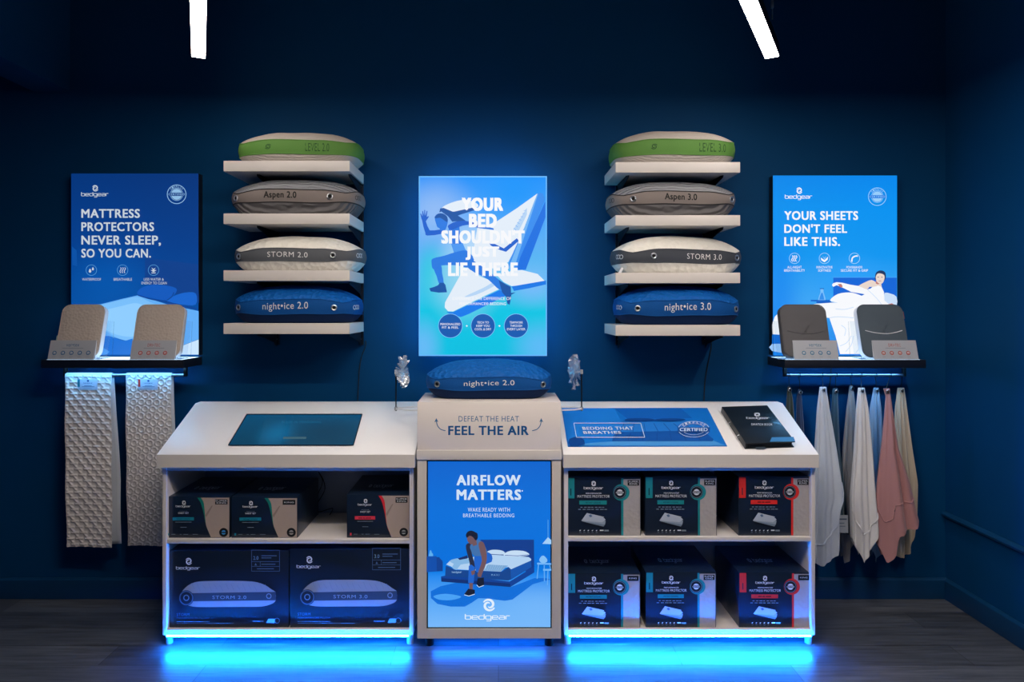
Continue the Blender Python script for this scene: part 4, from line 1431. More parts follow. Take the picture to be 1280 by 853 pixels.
art.poly([(470, 131), (480, 124), (540, 121), (600, 123), (604, 129), (540, 134)], a3, 3)
art.poly([(80, 215), (130, 205), (150, 240), (84, 246)], a3, 2)
for pp in ([(100, 143), (405, 143), (424, 208), (112, 208)],):
    for a, b in zip(pp, pp[1:] + pp[:1]):
        art.stroke([a, b], 2.6, a4)
art.text('BEDDING THAT', 0, 0, 0, 0, a4, .035, 1.1, quad=((137, 160), (370, 159), (374, 173), (141, 174)))
art.text('BREATHES', 0, 0, 0, 0, a4, .035, 1.1, quad=((141, 180), (314, 179), (318, 192), (146, 193)))
art.ring(648, 171, 73, 3, a4, ry=37); art.ring(648, 171, 52, 2.4, a4, ry=26)
art.rect(574, 162, 722, 183, a2)
art.text('CERTIFIED', 584, 165, 712, 180, a4, .03)
for i, ch in enumerate('AIRFLOW'):
    an = -PI / 2 + (i - 3) * .3
    cx, cy = 648 + 62 * math.cos(an), 171 + 31 * math.sin(an)
    art.text(ch, cx - 5, cy - 4, cx + 5, cy + 4, a4, .03)
art.build('print', t)

# swatch book: binder with hard covers
BK = mat('black_book_cover', (14, 26, 36), rough=0.4, bump='noise', bscale=300, bstr=0.08, coat=.1)
PG = mat('dark_swatch_pages', (36, 44, 52), rough=0.8)
TB = lambda x, y: (690 + x * 350 / 1280, 490 + y * 110 / 402)
hb = .032
up = TOPPL.at(*TB(816, 67), hb)
cov = [TOPPL.at(*TB(x, y), hb) for x, y in ((814, 67), (1030, 65), (1112, 228), (886, 236))]
ux = (cov[1] - cov[0]); ux = Vector((1, 0, 0)) * ux.length
uy = (cov[3] - cov[0]); uy = uy - Vector((1, 0, 0)) * 0
p0 = cov[3]; wx = (cov[2] - cov[3]).length; hy = (cov[0] - cov[3])
ex = (cov[2] - cov[3]).normalized(); ey = (hy - ex * hy.dot(ex)).normalized(); hl = hy.dot(ey); nn_ = SLOPE_N
t = thing('swatch_book', 'thick dark swatch book with hard covers lying on the right counter top', 'book', p0 - nn_ * hb)
def slab(o, a, b, c_, d, e_, f_):
    v = [o + ex * x + ey * y + nn_ * z for z in (e_, f_) for x, y in ((a, c_), (b, c_), (b, d), (a, d))]
    return MB().add(v, [(0, 3, 2, 1), (4, 5, 6, 7), (0, 1, 5, 4), (1, 2, 6, 5), (2, 3, 7, 6), (3, 0, 4, 7)])
slab(p0, 0, wx, 0, hl, -.004, 0).build('front_cover', BK, t, bevel=.001)
slab(p0, 0, wx, 0, hl, -hb + .0005, -hb + .0045).build('back_cover', BK, t, bevel=.001)
slab(p0, 0, .004, 0, hl, -hb + .005, -.0045).build('spine', BK, t, bevel=.001)
for k in range(6):
    zz = -hb + .006 + k * .0035
    slab(p0, .010, wx - .008 - .002 * (k % 3), .006 + .002 * (k % 2), hl - .006, zz, zz + .0026).build('swatch_page', PG, t)
slab(p0, .05, .095, -.010, .006, -hb + .0062, -hb + .0066).build('index_tab', mat('grey_index_tab', (60, 74, 90)), t)
art = Art(Plane(p0, nn_), TB, base=.0004)
art.poly([(1005, 208), (1104, 206), (1112, 227), (996, 228)], ink((60, 130, 190)))
art.cut('cover_band', t)
lt = ink((200, 212, 224))
art.swirl(938, 104, 17, lt, 9); art.wordmark(888, 114, 1000, 127, lt)
art.cut('cover_logo', t)
art.text('SWATCH BOOK', 911, 144, 1008, 154, lt, 0, 1.1)
art.build('cover_title', t)
# ring clasp on the spine edge
mb = MB()
for k in (.25, .6):
    mb.torus(p0 + ey * hl * k - nn_ * (hb * .5) + ex * -.001, ex.cross(nn_), .008, .0014, n=14, k=6)
mb.build('spine_ring', CHROME, t, smooth=True)

# ------------------------------------------------------------------ boxes in the counters
BOX = mat('dark_navy_carton', (16, 32, 54), rough=0.38, bump='noise', bscale=90, bstr=0.05, vary=.08, coat=.15)
BOXT = mat('dark_navy_wrap', (20, 36, 58), rough=0.3, bump='noise', bscale=24, bstr=0.25, vary=.08, coat=.25)


def carton(name, label, cat, x0, x1, D0, D1, z0, z1, group, body=None, yaw=0):
    t = thing(name, label, cat, ((x0 + x1) / 2, Y(D0), z0), group)
    MB().box((x0, Y(D0), z0), (x1, Y(D1), z1)).build('carton', body or BOX, t, bevel=.0022)
    return t


TEAL, RED, LGT, DIM = ink((30, 140, 150)), ink((222, 52, 50)), ink((228, 234, 240)), ink((130, 146, 164))


class FacePl:
    """front face of a box, x across 0..1 and y down 0..1"""
    def __init__(s, x0, x1, z0, z1, y):
        s.a = (x0, x1, z0, z1, y)

    def at(s, u, v, off=0):
        x0, x1, z0, z1, y = s.a
        return Vector((x0 + (x1 - x0) * u, y - off, z1 - (z1 - z0) * v))


class TopPl:
    def __init__(s, x0, x1, y0, y1, z):
        s.a = (x0, x1, y0, y1, z)

    def at(s, u, v, off=0):
        x0, x1, y0, y1, z = s.a
        return Vector((x0 + (x1 - x0) * u, y1 + (y0 - y1) * v, z + off))


QUILT = mat('printed_quilt_panel', (176, 172, 172), rough=.55, bump='voronoi', bscale=60, bstr=.5)
LINEN = mat('beige_sheet_panel', (176, 160, 150), rough=.6, bump='noise', bscale=60, bstr=.12)
PILE = [ink((120, 140, 164)), ink((150, 168, 190)), ink((180, 194, 212))]


def protector_box(x0, x1, z0, z1, D1, accent, size, label, banner, top_logo):
    D0 = 3.022
    t = carton('mattress_protector_box', label, 'box', x0, x1, D0, D1, z0, z1, 'mattress protector boxes', BOXT)
    asp = (z1 - z0) / (x1 - x0)
    art = Art(FacePl(x0, x1, z0, z1, Y(D0)))
    R = lambda x, y: (x, y)
    art.rect(.765, .03, .99, .995, QUILT)
    art.rect(.735, .015, .765, .995, accent)
    art.disc(.735, .26, .112, accent, ry=.112 / asp)
    art.disc(.715, .26, .088, ink((16, 26, 40)), ry=.088 / asp)
    art.ring(.715, .26, .08, .006, DIM, ry=.08 / asp)
    art.disc(.715, .26, .042, LGT, ry=.042 / asp)
    art.rect(.655, .24, .775, .28, ink((16, 26, 40)))
    art.text('CERTIFIED', .662, .247, .768, .273, LGT, .03)
    art.rect(.006, .01, .10, .36, accent)
    art.rect(.045, .19, .058, .31, ink((10, 40, 60)))
    art.rect(.82, .045, .975, .14, ink((12, 18, 26)))
    for i, s in enumerate(size):
        k = len(size)
        yy = .092 + (i - (k - 1) / 2) * .038
        art.text(s, .897 - .013 * len(s), yy - .014, .897 + .013 * len(s), yy + .014, LGT, .02)
    art.swirl(.36, .105, .037, LGT, .037 / asp)
    art.wordmark(.225, .155, .50, .215, LGT)
    art.text('PERFORMANCE\u00ae', .255, .258, .465, .283, LGT, .01)
    art.text('MATTRESS PROTECTOR', .14, .30, .575, .345, LGT, .01, 1.05)
    art.rect(.165, .392, .535, .462, accent)
    if banner:
        art.text(banner, .25, .412, .455, .442, ink((10, 40, 60)), .015)
    else:
        for xx, w in ((.26, .05), (.32, .035), (.365, .075)):
            art.rect(xx, .418, xx + w, .436, ink((110, 20, 26)))
    for y, a, b in ((.50, .18, .52), (.535, .15, .56)):
        n = 7
        for i in range(n):
            xx = a + (b - a) * i / n
            art.rect(xx, y, xx + (b - a) / n * (.6 + .25 * ((i * 7) % 3) / 2), y + .013, DIM)
    for k, pts in enumerate((((.20, .745), (.30, .72), (.51, .80), (.49, .835)), ((.20, .74), (.27, .66), (.52, .74), (.51, .80)),
                             ((.19, .735), (.26, .625), (.50, .69), (.52, .72), (.47, .76)), ((.19, .735), (.265, .60), (.47, .66), (.50, .67), (.42, .755)))):
        art.poly(list(pts), PILE[min(k, 2)])
    art.poly([(.29, .64), (.32, .625), (.34, .66), (.31, .675)], ink((90, 120, 160)))
    for i in range(5):
        xx = .165 + i * .055
        art.poly([(xx, .895), (xx + .02, .885), (xx + .016, .905), (xx + .004, .912)], LGT)
        art.rect(xx - .002, .93, xx + .024, .936, DIM)
    art.rect(.44, .885, .49, .905, LGT); art.rect(.50, .885, .56, .912, DIM)
    art.build('front_print', t)
    art = Art(TopPl(x0, x1, Y(D0), Y(D1), z1))
    art.wordmark(.36, .50, .66, .70, LGT) if top_logo else art.wordmark(.38, .50, .66, .70, DIM)
    art.swirl(.30, .60, .03, LGT, .075)
    art.build('top_print', t)
    return t


def px_x(px, D=3.022): return (px - CX) * D / F
def px_z(py, D=3.022): return CAMZ - (py - CY) * D / F


zr = lambda x, y: (695 + x * 335 / 1021, 570 + y * 280 / 853)
SU, SL = .4925, .0745
TEAL2 = TEAL
for (a, b, top, base, acc, size, lab, ban, D1) in (
        (42, 323, 82, SU, TEAL, ('SUPER', 'KING'), 'teal-trimmed dark mattress protector box on the right counter shelf, nearest the plinth', 'INSTANT COOLING', 3.36),
        (340, 613, 80, SU, TEAL, ('SUPER', 'KING'), 'teal-trimmed dark mattress protector box in the middle of the right counter shelf', 'INSTANT COOLING', 3.36),
        (695, 968, 79, SU, RED, ('SUPER', 'KING'), 'red-trimmed dark mattress protector box on the right counter shelf', '', 3.36),
        (45, 321, 447, SL, TEAL, ('KING',), 'teal-trimmed dark mattress protector box at the bottom of the right counter, nearest the plinth', 'INSTANT COOLING', 3.36),
        (342, 610, 443, SL, TEAL, ('SUPER', 'KING'), 'teal-trimmed dark mattress protector box in the middle at the bottom of the right counter', 'INSTANT COOLING', 3.36),
        (697, 971, 444, SL, RED, ('KING',), 'red-trimmed dark mattress protector box at the bottom of the right counter', '', 3.36)):
    xa, ya = zr(a, top); xb, _ = zr(b, top)
    protector_box(px_x(xa), px_x(xb), base, px_z(ya), D1, acc, size, lab, ban, base == SL)


def sheet_box(x0, x1, z0, z1, D1, accent, bar, size, label, banner, badge):
    D0 = 3.022
    t = carton('sheet_set_box', label, 'box', x0, x1, D0, D1, z0, z1, 'sheet set boxes', BOXT)
    asp = (z1 - z0) / (x1 - x0)
    art = Art(FacePl(x0, x1, z0, z1, Y(D0)))
    cur = smooth_pts([(.50, .03), (.555, .16), (.60, .42), (.64, .72), (.71, .985)], 6, False)
    cur2 = smooth_pts([(.555, .03), (.60, .16), (.618, .42), (.64, .72), (.71, .985)], 6, False)
    art.poly(cur2 + [(.99, .985), (.99, .03)], LINEN)
    art.poly(cur + cur2[::-1][1:], accent)
    art.poly([(.62, .45), (.72, .22), (.74, .22), (.64, .50)], ink((150, 136, 128)))
    art.rect(.775, .07, .965, .19, ink((14, 20, 28)))
    for i, s in enumerate(size):
        yy = .13 + (i - (len(size) - 1) / 2) * .048
        art.text(s, .87 - .018 * len(s), yy - .018, .87 + .018 * len(s), yy + .018, LGT, .02)
    art.disc(.905, .865, .068, ink((14, 20, 28)), ry=.068 / asp)
    art.disc(.905, .865, .034, badge, ry=.034 / asp); art.rect(.85, .852, .96, .88, ink((14, 20, 28)))
    art.swirl(.30, .15, .036, LGT, .036 / asp)
    art.wordmark(.175, .205, .415, .268, LGT)
    art.text('PERFORMANCE\u00ae', .235, .338, .355, .358, DIM, .0)
    art.text('SHEET SET', .215, .376, .375, .415, LGT, .02)
    art.rect(.13, .495, .455, .572, bar)
    if banner:
        art.text(banner, .19, .52, .40, .55, ink((8, 40, 56)), .02)
    else:
        for xx, w in ((.19, .06), (.26, .03), (.30, .09)):
            art.rect(xx, .527, xx + w, .545, ink((110, 20, 40)))
    art.rect(.17, .605, .42, .617, DIM); art.rect(.25, .73, .345, .742, DIM)
    art.rect(.055, .875, .08, .935, bar)
    for x, w in ((.115, .06), (.24, .03), (.30, .07), (.44, .08)):
        art.rect(x, .90, x + w, .91, DIM)
    art.build('front_print', t)
    art = Art(TopPl(x0, x1, Y(D0), Y(D1), z1))
    art.wordmark(.34, .50, .68, .72, LGT); art.swirl(.285, .61, .03, LGT, .075)
    art.build('top_print', t)
    return t


zl = lambda x, y: (190 + x * 340 / 1036, 570 + y * 280 / 853)
CY2, PINK = ink((24, 132, 160)), ink((226, 66, 90))
for (a, b, top, acc, bar, size, lab, ban, bd) in (
        (48, 297, 155, ink((20, 130, 120)), CY2, ('SUPER', 'KING'), 'green-striped dark sheet set box at the left end of the left counter shelf', 'INSTANT COOLING', ink((60, 150, 220))),
        (302, 555, 157, ink((20, 130, 120)), CY2, ('KING',), 'green-striped dark sheet set box beside the open gap of the left counter shelf', 'INSTANT COOLING', ink((170, 165, 160))),
        (742, 990, 147, ink((216, 44, 58)), PINK, ('SUPER', 'KING'), 'red-striped dark sheet set box on the left counter shelf', '', ink((150, 160, 160)))):
    xa, ya = zl(a, top); xb, _ = zl(b, top)
    sheet_box(px_x(xa), min(px_x(xb), -.4035), .4825, px_z(ya), 3.37, acc, bar, size, lab, ban, bd)


def pillow_box(x0, x1, z1, word, num, label):
    D0, z0 = 3.022, .0745
    t = carton('pillow_box', label, 'box', x0, x1, D0, 3.38, z0, z1, 'pillow boxes')
    art = Art(FacePl(x0, x1, z0, z1, Y(D0)))
    K = lambda x, y: ((x - 35) / 1180, (y - 75) / 735)
    art.conv = K
    ln = ink((92, 120, 150))
    art.swirl(228, 176, 36, LGT); art.wordmark(102, 222, 352, 262, LGT)
    art.frame(848, 66, 1128, 270, 4, ln)
    art.rect(848, 174, 1128, 178, ln); art.rect(848, 220, 1128, 224, ln); art.rect(934, 176, 938, 222, ln)
    art.text(num, 868, 124, 918, 158, ink((130, 170, 205)), .02)
    for y, a, b in ((116, 948, 1098), (136, 948, 1046), (196, 948, 1086), (240, 905, 1072)):
        art.rect(a, y, b, y + 8, ln)
    art.poly([(880, 212), (892, 188), (904, 212)], ln)
    body = smooth_pts([(150, 500), (175, 450), (240, 395), (330, 366), (480, 360), (650, 359), (800, 362), (900, 372), (985, 400), (1040, 435), (1085, 462)], 4, False)
    low = smooth_pts([(1090, 545), (1060, 575), (960, 604), (800, 608), (600, 609), (400, 610), (280, 606), (200, 585), (155, 545)], 4, False)
    art.poly(body + [(1092, 500)] + low, ink((150, 166, 182)))
    art.poly([(150, 478), (1090, 464), (1092, 545), (150, 556)], ink((58, 76, 98)))
    for i in range(14):
        x = 260 + i * 56
        art.stroke([(x, 380 + (i % 3) * 10), (x + 30, 440 + (i % 2) * 14)], 3, ink((130, 148, 168)))
    art.text('%s %s' % (word, num), 468, 498, 802, 530, ink((150, 172, 194)), .02, 1.1)
    art.ring(1024, 502, 26, 8, ink((140, 160, 182)))
    art.disc(212, 520, 74, ink((24, 40, 62))); art.ring(212, 520, 70, 12, ink((80, 110, 142))); art.ring(212, 518, 30, 10, ink((110, 140, 170)))
    art.text('STORM', 118, 664, 242, 690, ink((70, 110, 150)), .0, 1.1)
    art.text('PERFORMANCE\u00ae PILLOW', 118, 702, 440, 718, ink((60, 100, 142)), .0)
    art.rect(118, 742, 440, 747, ln); art.rect(118, 760, 680, 764, ln)
    art.rect(865, 735, 972, 746, ln)
    art.poly([(1000, 758), (1020, 718), (1085, 718), (1080, 758)], ink((110, 150, 190))); art.ring(1106, 735, 26, 4, ln)
    art.build('front_print', t)
    art = Art(TopPl(x0, x1, Y(D0), Y(3.38), z1))
    art.rect(.2, .4, .35, .46, ln)
    art.build('top_print', t)
    # carton seam flap on top
    MB().box((x0 + .01, Y(3.18), z1 - .001), (x1 - .01, Y(3.22), z1 + .0008)).build('tape', mat('dark_tape', (22, 34, 50), rough=.25), t)
    return t


xa, _ = zl(44, 0); xb, _ = zl(521, 0); _, yt = zl(0, 362)
pillow_box(max(px_x(xa), -1.498), px_x(xb), px_z(yt), 'STORM', '2.0', 'large dark pillow box marked 2.0, bottom left of the left counter')
xa, _ = zl(525, 0); xb, _ = zl(990, 0); _, yt = zl(0, 355)
pillow_box(px_x(xa), min(px_x(xb), -.4035), px_z(yt), 'STORM', '3.0', 'large dark pillow box marked 3.0, bottom right of the left counter')

# loose cord inside the left counter
pts = [P(x, y, 3.36) for x, y in ((398, 590), (404, 600), (406, 612), (400, 624), (394, 632), (388, 640), (400, 640), (410, 637), (416, 636), (414, 641), (408, 649), (403, 650), (398, 645), (395, 638))]
zc_ = min(p.z for p in pts)
t = thing('power_cord', 'thin black cord hanging in the open gap of the left counter shelf', 'cord', pts[0])
MB().tube(smooth_pts([tuple(p) for p in pts], 5, False), .0022, n=6).build('cord', BLACKCORD, t, smooth=True)
pts = [P(x, y, 3.385) for x, y in ((399, 592), (403, 600), (402, 608), (399, 614), (396, 622))]
MB().tube(smooth_pts([tuple(p) for p in pts], 5, False), .002, n=6).build('cord_loop', BLACKCORD, t, smooth=True)
for (pl, lab) in ((((457, 426), (457, 433), (452, 446), (449, 465), (447, 505)), 'thin black cord running down the wall below the left pillow shelves'),
                  (((889, 424), (889, 434), (885, 455), (881, 480), (880, 505)), 'thin black cord running down the wall below the right pillow shelves')):
    pts = [P(x, y, 3.4965) for x, y in pl]
    t = thing('power_cord', lab, 'cord', pts[0], 'wall cords')
    MB().tube(smooth_pts([tuple(p) for p in pts], 6, False), .0025, n=6).build('cord', BLACKCORD, t, smooth=True)
pts = [P(x, y, 3.4965) for x, y in ((1039, 460), (1038, 475), (1036, 492), (1037, 510), (1037, 560), (1038, 640))]
t = thing('power_cord', 'thin black cord running down the wall behind the hanging sheets', 'cord', pts[0], 'wall cords')
MB().tube(smooth_pts([tuple(p) for p in pts], 6, False), .0025, n=6).build('cord', BLACKCORD, t, smooth=True)

# ------------------------------------------------------------------ foil pinwheels beside the plinth
def pinwheel(side, rodx, hubx, label, npet, spike):
    D = 3.16
    sx = -1 if side == 'L' else 1
    xr = px_x(rodx, D); zc = px_z(465, D); xh = px_x(hubx, D)
    t = thing('pinwheel', label, 'pinwheel', (xr, Y(D), px_z(513, D)), 'foil pinwheels by the plinth')
    MB().tube([(xr, Y(D), px_z(514, D)), (xr, Y(D), zc + .01)], .0032, n=10).build('rod', BLACK, t, smooth=True)
    hub = MB().tube([(xr - sx * .0, Y(D), zc), (xh, Y(D) - .004, zc)], .0035, n=10)
    hub.box((xr - .006, Y(D) - .006, zc - .010), (xr + .006, Y(D) + .006, zc + .010))
    hub.build('hub', LEDCASE, t, bevel=.001)
    c = Vector((xh, Y(D) - .004, zc))
    ax = Vector((-sx * math.cos(.2), -math.sin(.2), .04)).normalized()
    a = ax.cross(Vector((0, 0, 1))).normalized(); b = a.cross(ax) * -1
    rnd = random.Random(5 if side == 'L' else 9)
    for k in range(npet):
        an = 2 * PI * k / npet + (PI / 2 if side == 'R' else .2)
        L = .084 * (1 if not spike else rnd.uniform(.78, 1.02)); dr = a * math.cos(an) + b * math.sin(an); pr = a * -math.sin(an) + b * math.cos(an)
        rows = []
        for i in range(9):
            s = i / 8
            wd = (.018 if spike else .034) * math.sin(PI * (s * .93 + .05)) ** (.9 if not spike else .7)
            row = []
            for j in range(5):
                v = j / 2 - 1
                row.append(c + dr * (L * s) + pr * (wd * v) + ax * (.016 * v * math.sin(PI * s) + .010 * math.cos(3 * v + k) * s + rnd.uniform(-.0025, .0025)))
            rows.append(row)
        MB().grid(rows).build('blade', FOIL, t, recalc=False)
    # bent white wire arm fixed to the plinth side
    xe = (PX0 - .0005) if side == 'L' else (PX1 + .0005)
    z1 = px_z(511, D)
    arm = [(xe, Y(3.215), z1), (xe + (xr - xe) * .5, Y(3.212), z1), (xe + (xr - xe) * .85, Y(3.19), z1), (xr, Y(3.165), z1), (xe + (xr - xe) * .85, Y(3.135), z1), (xe + (xr - xe) * .5, Y(3.115), z1), (xe, Y(3.11), z1)]
    MB().tube(smooth_pts(arm, 5, False), .0035, n=8).build('wire_arm', mat('white_wire', (216, 218, 222), rough=.4), t, smooth=True)
    mb = MB(); mb.box((xr - .007, Y(D) - .008, z1 - .008), (xr + .007, Y(D) + .010, z1 + .008)); mb.build('clip', LEDCASE, t, bevel=.0015)


pinwheel('L', 495, 504, 'clear foil pinwheel with spiky blades, left of the blue pillow on the plinth', 14, True)
pinwheel('R', 727, 718, 'clear foil pinwheel with broad blades, right of the blue pillow on the plinth', 8, False)

# ------------------------------------------------------------------ quilted fabric panels over the left rail
def tri_weave(u, v):
    s = .046
    h = 0
    x = u / s; y = v / (s * .64)
    r = int(math.floor(y)); fy = y - r
    x2 = x + (r % 2) * .5
    fx = x2 - math.floor(x2)
    bar = max(0, 1 - abs(fy - .28) / .22) * (1 if fx < .8 else 0)
    d = (fy - .28) * .9
    diag = max(0, 1 - abs(((fx - .15 - d * .55) % 1) - .25) / .17) * (1 if fy > .3 else .2)
    return min(1.0, max(bar, diag)) ** .8


def hex_ring(u, v):
    s = .040
    x = u / s; y = v / (s * .866)
    best = 9
    for r in (math.floor(y), math.floor(y) + 1):
        xx = x - (r % 2) * .5
        cx = round(xx)
        d = math.hypot((xx - cx), (y - r) * .866)
        best = min(best, d)
    ring = max(0, 1 - abs(best - .36) / .11)
    link = max(0, 1 - abs(y - round(y)) / .12) * (1 if best > .38 else 0) * .8
    return max(ring, link)


CLOTH = mat('white_quilted_cloth', (214, 208, 204), rough=.85, bump='noise', bscale=500, bstr=.15, sheen=.2)
CLOTHB = mat('plain_white_backing', (196, 202, 210), rough=.85, bump='noise', bscale=400, bstr=.1)
RAILY, RAILZ = 3.385 + CAMY, 1.188


def towel(px0, px1, bx0, bx1, ybot, yback, back_shift, pat, label, tabc):
    D = 3.365
    t = thing('quilted_cloth_panel', label, 'fabric panel', (px_x((px0 + px1) / 2, D), RAILY, px_z(ybot, D)), 'quilted panels on the left rail')
    xa, xb = px_x(px0, D), px_x(px1, D); ca, cb = px_x(bx0, D), px_x(bx1, D)
    zb = px_z(ybot, D); L = RAILZ - zb
    nu, nv = 64, 230
    rows = []
    for i in range(nv + 1):
        s = i / nv * L
        row = []
        f = i / nv
        for j in range(nu + 1):
            u = j / nu
            x = xa + (xb - xa) * u + ((ca - xa) * (1 - u) + (cb - xb) * u) * f
            hh = pat(u * (xb - xa), s) * .0065
            if min(u, 1 - u) < .03: hh *= .3
            y = RAILY - .0115 - .003 * math.sin(4 * f + 3 * u) * f - .012 * f * (1 - f) - hh
            z = RAILZ - s
            if s < .0:
                pass
            row.append((x + .002 * math.sin(16 * f + 2 * u), y, z + .002 * math.sin(5 * u)))
        rows.append(row)
    # over the rail
    over = []
    for k in range(7):
        a = PI * (1 - k / 6.0)
        over.append([(xa + (xb - xa) * j / nu, RAILY + .0115 * math.cos(a), RAILZ + .0115 * math.sin(a)) for j in range(nu + 1)])
    front = MB(); front.grid(list(reversed(over)) [0:0] + over[::-1][:-1] + rows if False else over[::-1] [6:7] + rows)
    fo = front.build('front_layer', CLOTH, t, smooth=True, angle=80, recalc=False)
    MB().grid(over).build('fold', CLOTH, fo, smooth=True, angle=80, recalc=False)
    zb2 = px_z(yback, 3.41)
    rows = []
    for i in range(41):
        f = i / 40
        rows.append([(xa + (xb - xa) * u + back_shift * (1 if u > .5 else .6) * min(1, f * 1.6), RAILY + .0115 + .012 * f + .006 * math.sin(9 * f + 4 * u) * f, RAILZ - (RAILZ - zb2) * f)
                     for u in [k / 12 for k in range(13)]])
    bk = MB().grid(rows).build('back_layer', CLOTHB, t, smooth=True, angle=80, recalc=False)
    for o in (bk,):
        md = o.modifiers.new('thickness', 'SOLIDIFY'); md.thickness = .003; md.offset = 0
    # stitched label at the top
    w = xb - xa
    lx0, lx1 = xa + w * .30, xa + w * .72
    z1, z0 = RAILZ - .020, RAILZ - .074
    yl = RAILY - .0195
    lb = MB().box((lx0, yl, z0), (lx1, yl + .001, z1)).build('sewn_label', mat('pale_blue_label', (176, 198, 220), rough=.5), t)
    art = Art(FacePl(lx0, lx1, z0, z1, yl))
    art.rect(-.02, .0, .10, .72, ink(tabc))
    dk = ink((30, 80, 130))
    art.disc(.52, .16, .06, dk, ry=.09); art.wordmark(.28, .30, .80, .44, dk)
    art.rect(.34, .58, .72, .62, dk); art.rect(.22, .68, .86, .72, dk); art.rect(.30, .86, .74, .88, dk)
    art.build('label_print', lb)
    return t


towel(80, 138, 82, 139.5, 685, 680, .030, tri_weave, 'white quilted cloth panel with a woven triangle pattern over the left rail', (20, 120, 140))
towel(156, 213, 158.5, 216, 683.5, 676, .012, hex_ring, 'white quilted cloth panel with a linked ring pattern beside the left counter', (206, 64, 52))

# ------------------------------------------------------------------ sheets hanging on hooks from the right rail
def cloth_mat(name, rgb):
    return mat(name, rgb, rough=.75, bump='noise', bscale=140, bstr=.12, sheen=.25, vary=.03)


def hanging_sheet(label, hookx, rows, hem, rgb, cname, D, depth, nf, seed, seam=None, tagq=None, tilt=0.0, double=False):
    """rows: (photo y, left x, right x); hem: (u, photo y) lower edge"""
    rnd = random.Random(seed)
    m_ = cloth_mat(cname, rgb)
    top = rows[0]
    ax = px_x((top[1] + top[2]) / 2, D); az = px_z(top[0], D)
    hx = px_x(hookx, 3.385)
    t = thing('hanging_sheet', label, 'sheet', (ax, Y(D), px_z(max(h[1] for h in hem), D)), 'sheets hanging from the right rail')
    N, M = 72, 60
    ph = [rnd.uniform(0, 6.28) for _ in range(4)]
    y0 = top[0]

    def ring(f_row, lower=None, inset=0):
        out = []
        for j in range(N):
            th_ = 2 * PI * j / N
            u = .5 - .5 * math.cos(th_)
            front = math.sin(th_) >= 0
            yb = interp(hem, u)[0]
            if not front: yb -= 5
            py = y0 + (yb - y0) * f_row
            xl_, xr_ = interp(rows, py)
            w = px_x(xr_, D) - px_x(xl_, D)
            fo = f_row ** .8
            fold = (1 - 2 * abs(math.sin(nf * .5 * PI * u + ph[0] + .5 * f_row)) ** .8) * .5 + math.sin(nf * 1.7 * PI * u + ph[1]) * .28 + .22 * math.sin(nf * .6 * PI * u + ph[2] + 2 * f_row)
            dd = (.006 + depth * fo) * abs(math.sin(th_)) ** .75
            yy = (-dd if front else dd * .55) + fold * (.005 + .022 * fo) * min(1, w / .06) * abs(math.sin(th_)) ** .5
            x = px_x(xl_, D) + w * u
            out.append((x, Y(D) + yy + tilt * f_row, px_z(py, D)))
        return out
    mb = MB(); mb.grid([ring(i / M) for i in range(M + 1)], closed_u=True)
    k = len(mb.v)
    mb.f.append(list(range(N - 1, -1, -1))); mb.mi.append(0)
    mb.build('cloth', m_, t, smooth=True, angle=80, tri=True)
    if seam:
        for (f0, f1) in seam:
            pts = []
            for j in range(2, N // 2 - 1):
                r = ring(f0 + (f1 - f0) * j / (N / 2))
                p = Vector(r[j]); pts.append(p + Vector((0, -.0012, 0)))
            MB().tube(pts, .0032, n=6).build('hem_seam', m_, t, smooth=True)
    if tagq:
        xa, ya, xb, yb = tagq
        a = P(xa, yb, D - .035); b_ = P(xb, ya, D - .035)
        lb = MB().box((a.x, a.y - .006, a.z), (b_.x, a.y - .004, b_.z)).build('paper_tag', mat('pale_tag_card', (176, 184, 194)), t)
        art = Art(FacePl(a.x, b_.x, a.z, b_.z, a.y - .006))
        art.rect(.12, .18, .85, .26, ink((80, 96, 116))); art.rect(.12, .42, .6, .47, ink((110, 124, 142))); art.rect(.12, .6, .7, .64, ink((110, 124, 142)))
        art.build('tag_print', lb)
    # grommet and S hook
    gz = az - .014
    MB().torus((ax, Y(D) - .0125, gz), (0, 1, .1), .0075, .0026, n=18, k=8).build('grommet', CHROME, t, smooth=True)
    zr_ = RAILZ
    pts = [(hx - .004, RAILY - .014, zr_ - .012), (hx - .002, RAILY - .012, zr_ + .002), (hx, RAILY, zr_ + .0105), (hx + .001, RAILY + .011, zr_ + .002),
           (hx + .001, RAILY + .010, zr_ - .012), (hx * .5 + ax * .5, RAILY * .5 + Y(D) * .5, (zr_ + az) / 2), (ax + .001, Y(D) + .001, az + .006),
           (ax, Y(D) - .012, gz - .003), (ax - .001, Y(D) - .022, gz - .004), (ax - .002, Y(D) - .024, gz + .010)]
    MB().tube(smooth_pts(pts, 6, False), .0017, n=7).build('hook', BLACK, t, smooth=True)
    return t


hanging_sheet('dark green-black sheet on the first hook of the right rail, next to the counter', 986.5, [(484, 984.5, 988), (500, 983, 991), (530, 981, 993), (600, 978, 993.5)], [(0, 640), (1, 640)],
              (34, 44, 38), 'dark_green_sheet', 3.40, .03, 3, 1)
hanging_sheet('dark navy sheet on the second hook of the right rail, next to the counter', 999.5, [(487, 998, 1001), (500, 996, 1002), (530, 995.5, 1004), (600, 995, 1007)], [(0, 650), (1, 648)],
              (16, 40, 78), 'dark_navy_sheet', 3.40, .03, 3, 2)
hanging_sheet('dark teal sheet with a paper tag, hanging behind the pale blue-white sheet', 1045.5, [(486, 1041, 1047), (510, 1039, 1048), (560, 1037, 1050), (620, 1035, 1056), (668, 1034, 1060)], [(0, 660), (.5, 664), (1, 668)],
              (36, 70, 88), 'dark_teal_sheet', 3.405, .015, 3, 4, tagq=(1047, 644, 1059.5, 666))
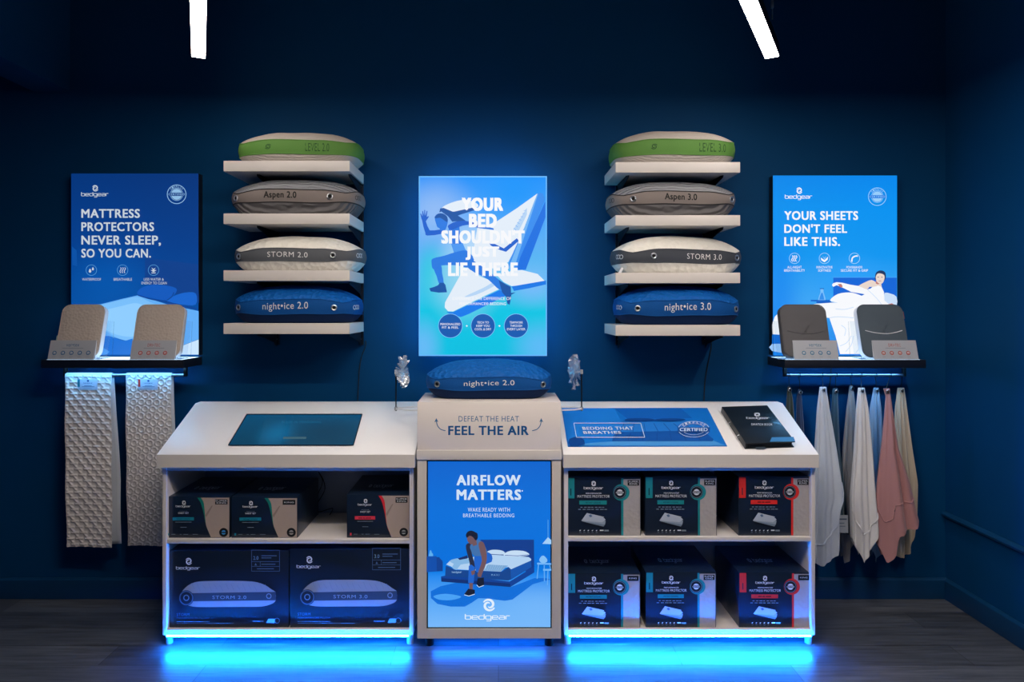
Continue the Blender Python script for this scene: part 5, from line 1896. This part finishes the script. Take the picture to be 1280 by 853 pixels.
hanging_sheet('taupe grey sheet with a pointed hem, between the teal and the white sheets', 1064, [(482, 1062, 1066), (510, 1058, 1069), (560, 1053, 1071), (620, 1051, 1072), (703, 1046, 1066)], [(0, 660), (.3, 703), (.6, 692), (1, 650)],
              (150, 148, 150), 'taupe_sheet', 3.447, .02, 5, 5)
hanging_sheet('light blue sheet with a pointed hem, between the white and the pink sheets', 1095, [(485, 1092, 1098), (510, 1087, 1101), (560, 1085, 1104), (640, 1081, 1106), (702, 1078, 1102)], [(0, 660), (.55, 702), (1, 670)],
              (142, 176, 206), 'light_blue_sheet', 3.447, .02, 4, 7)
hanging_sheet('beige sheet on the last hook at the right end of the rail', 1128.5, [(485, 1122, 1130), (510, 1119, 1133), (560, 1117.5, 1139), (600, 1116, 1145), (606, 1116, 1145.5), (690, 1118, 1143)], [(0, 694), (.3, 695), (.62, 688), (.8, 672), (1, 640)],
              (196, 180, 156), 'beige_sheet', 3.447, .02, 5, 9)
hanging_sheet('pale blue-white sheet right beside the right counter, the longest in front', 1028, [(484, 1024.5, 1032.5), (510, 1021, 1036), (560, 1018, 1044), (610, 1014, 1051), (621, 1013, 1052), (640, 1012, 1046), (704, 1010, 1047)],
              [(0, 700), (.30, 704), (.55, 700), (.9, 690), (1, 625)], (196, 206, 220), 'pale_blue_white_sheet', 3.335, .035, 4, 3, seam=[(.93, .80)])
hanging_sheet('white sheet with a pointed hem, hanging left of the pink sheet', 1076.5, [(485, 1072.5, 1080.5), (510, 1070, 1085), (560, 1067, 1089), (620, 1062, 1093), (660, 1062.5, 1096), (701, 1064, 1094)],
              [(0, 672), (.36, 701), (.6, 690), (.9, 665), (1, 650)], (214, 214, 216), 'white_sheet', 3.345, .03, 4, 6, seam=[(.80, .90)])
hanging_sheet('dusty pink sheet with a wide stitched hem, hanging from the right rail', 1113, [(486, 1104, 1112), (496, 1107, 1113), (520, 1105, 1116.5), (560, 1101, 1122), (600, 1096, 1135), (640, 1093, 1144), (660, 1094, 1149), (702, 1096, 1150)],
              [(0, 680), (.16, 702), (.34, 690), (.40, 668), (.6, 662), (.85, 658), (1, 648)], (172, 124, 126), 'dusty_pink_sheet', 3.33, .035, 4, 8, seam=[(.74, .84)])
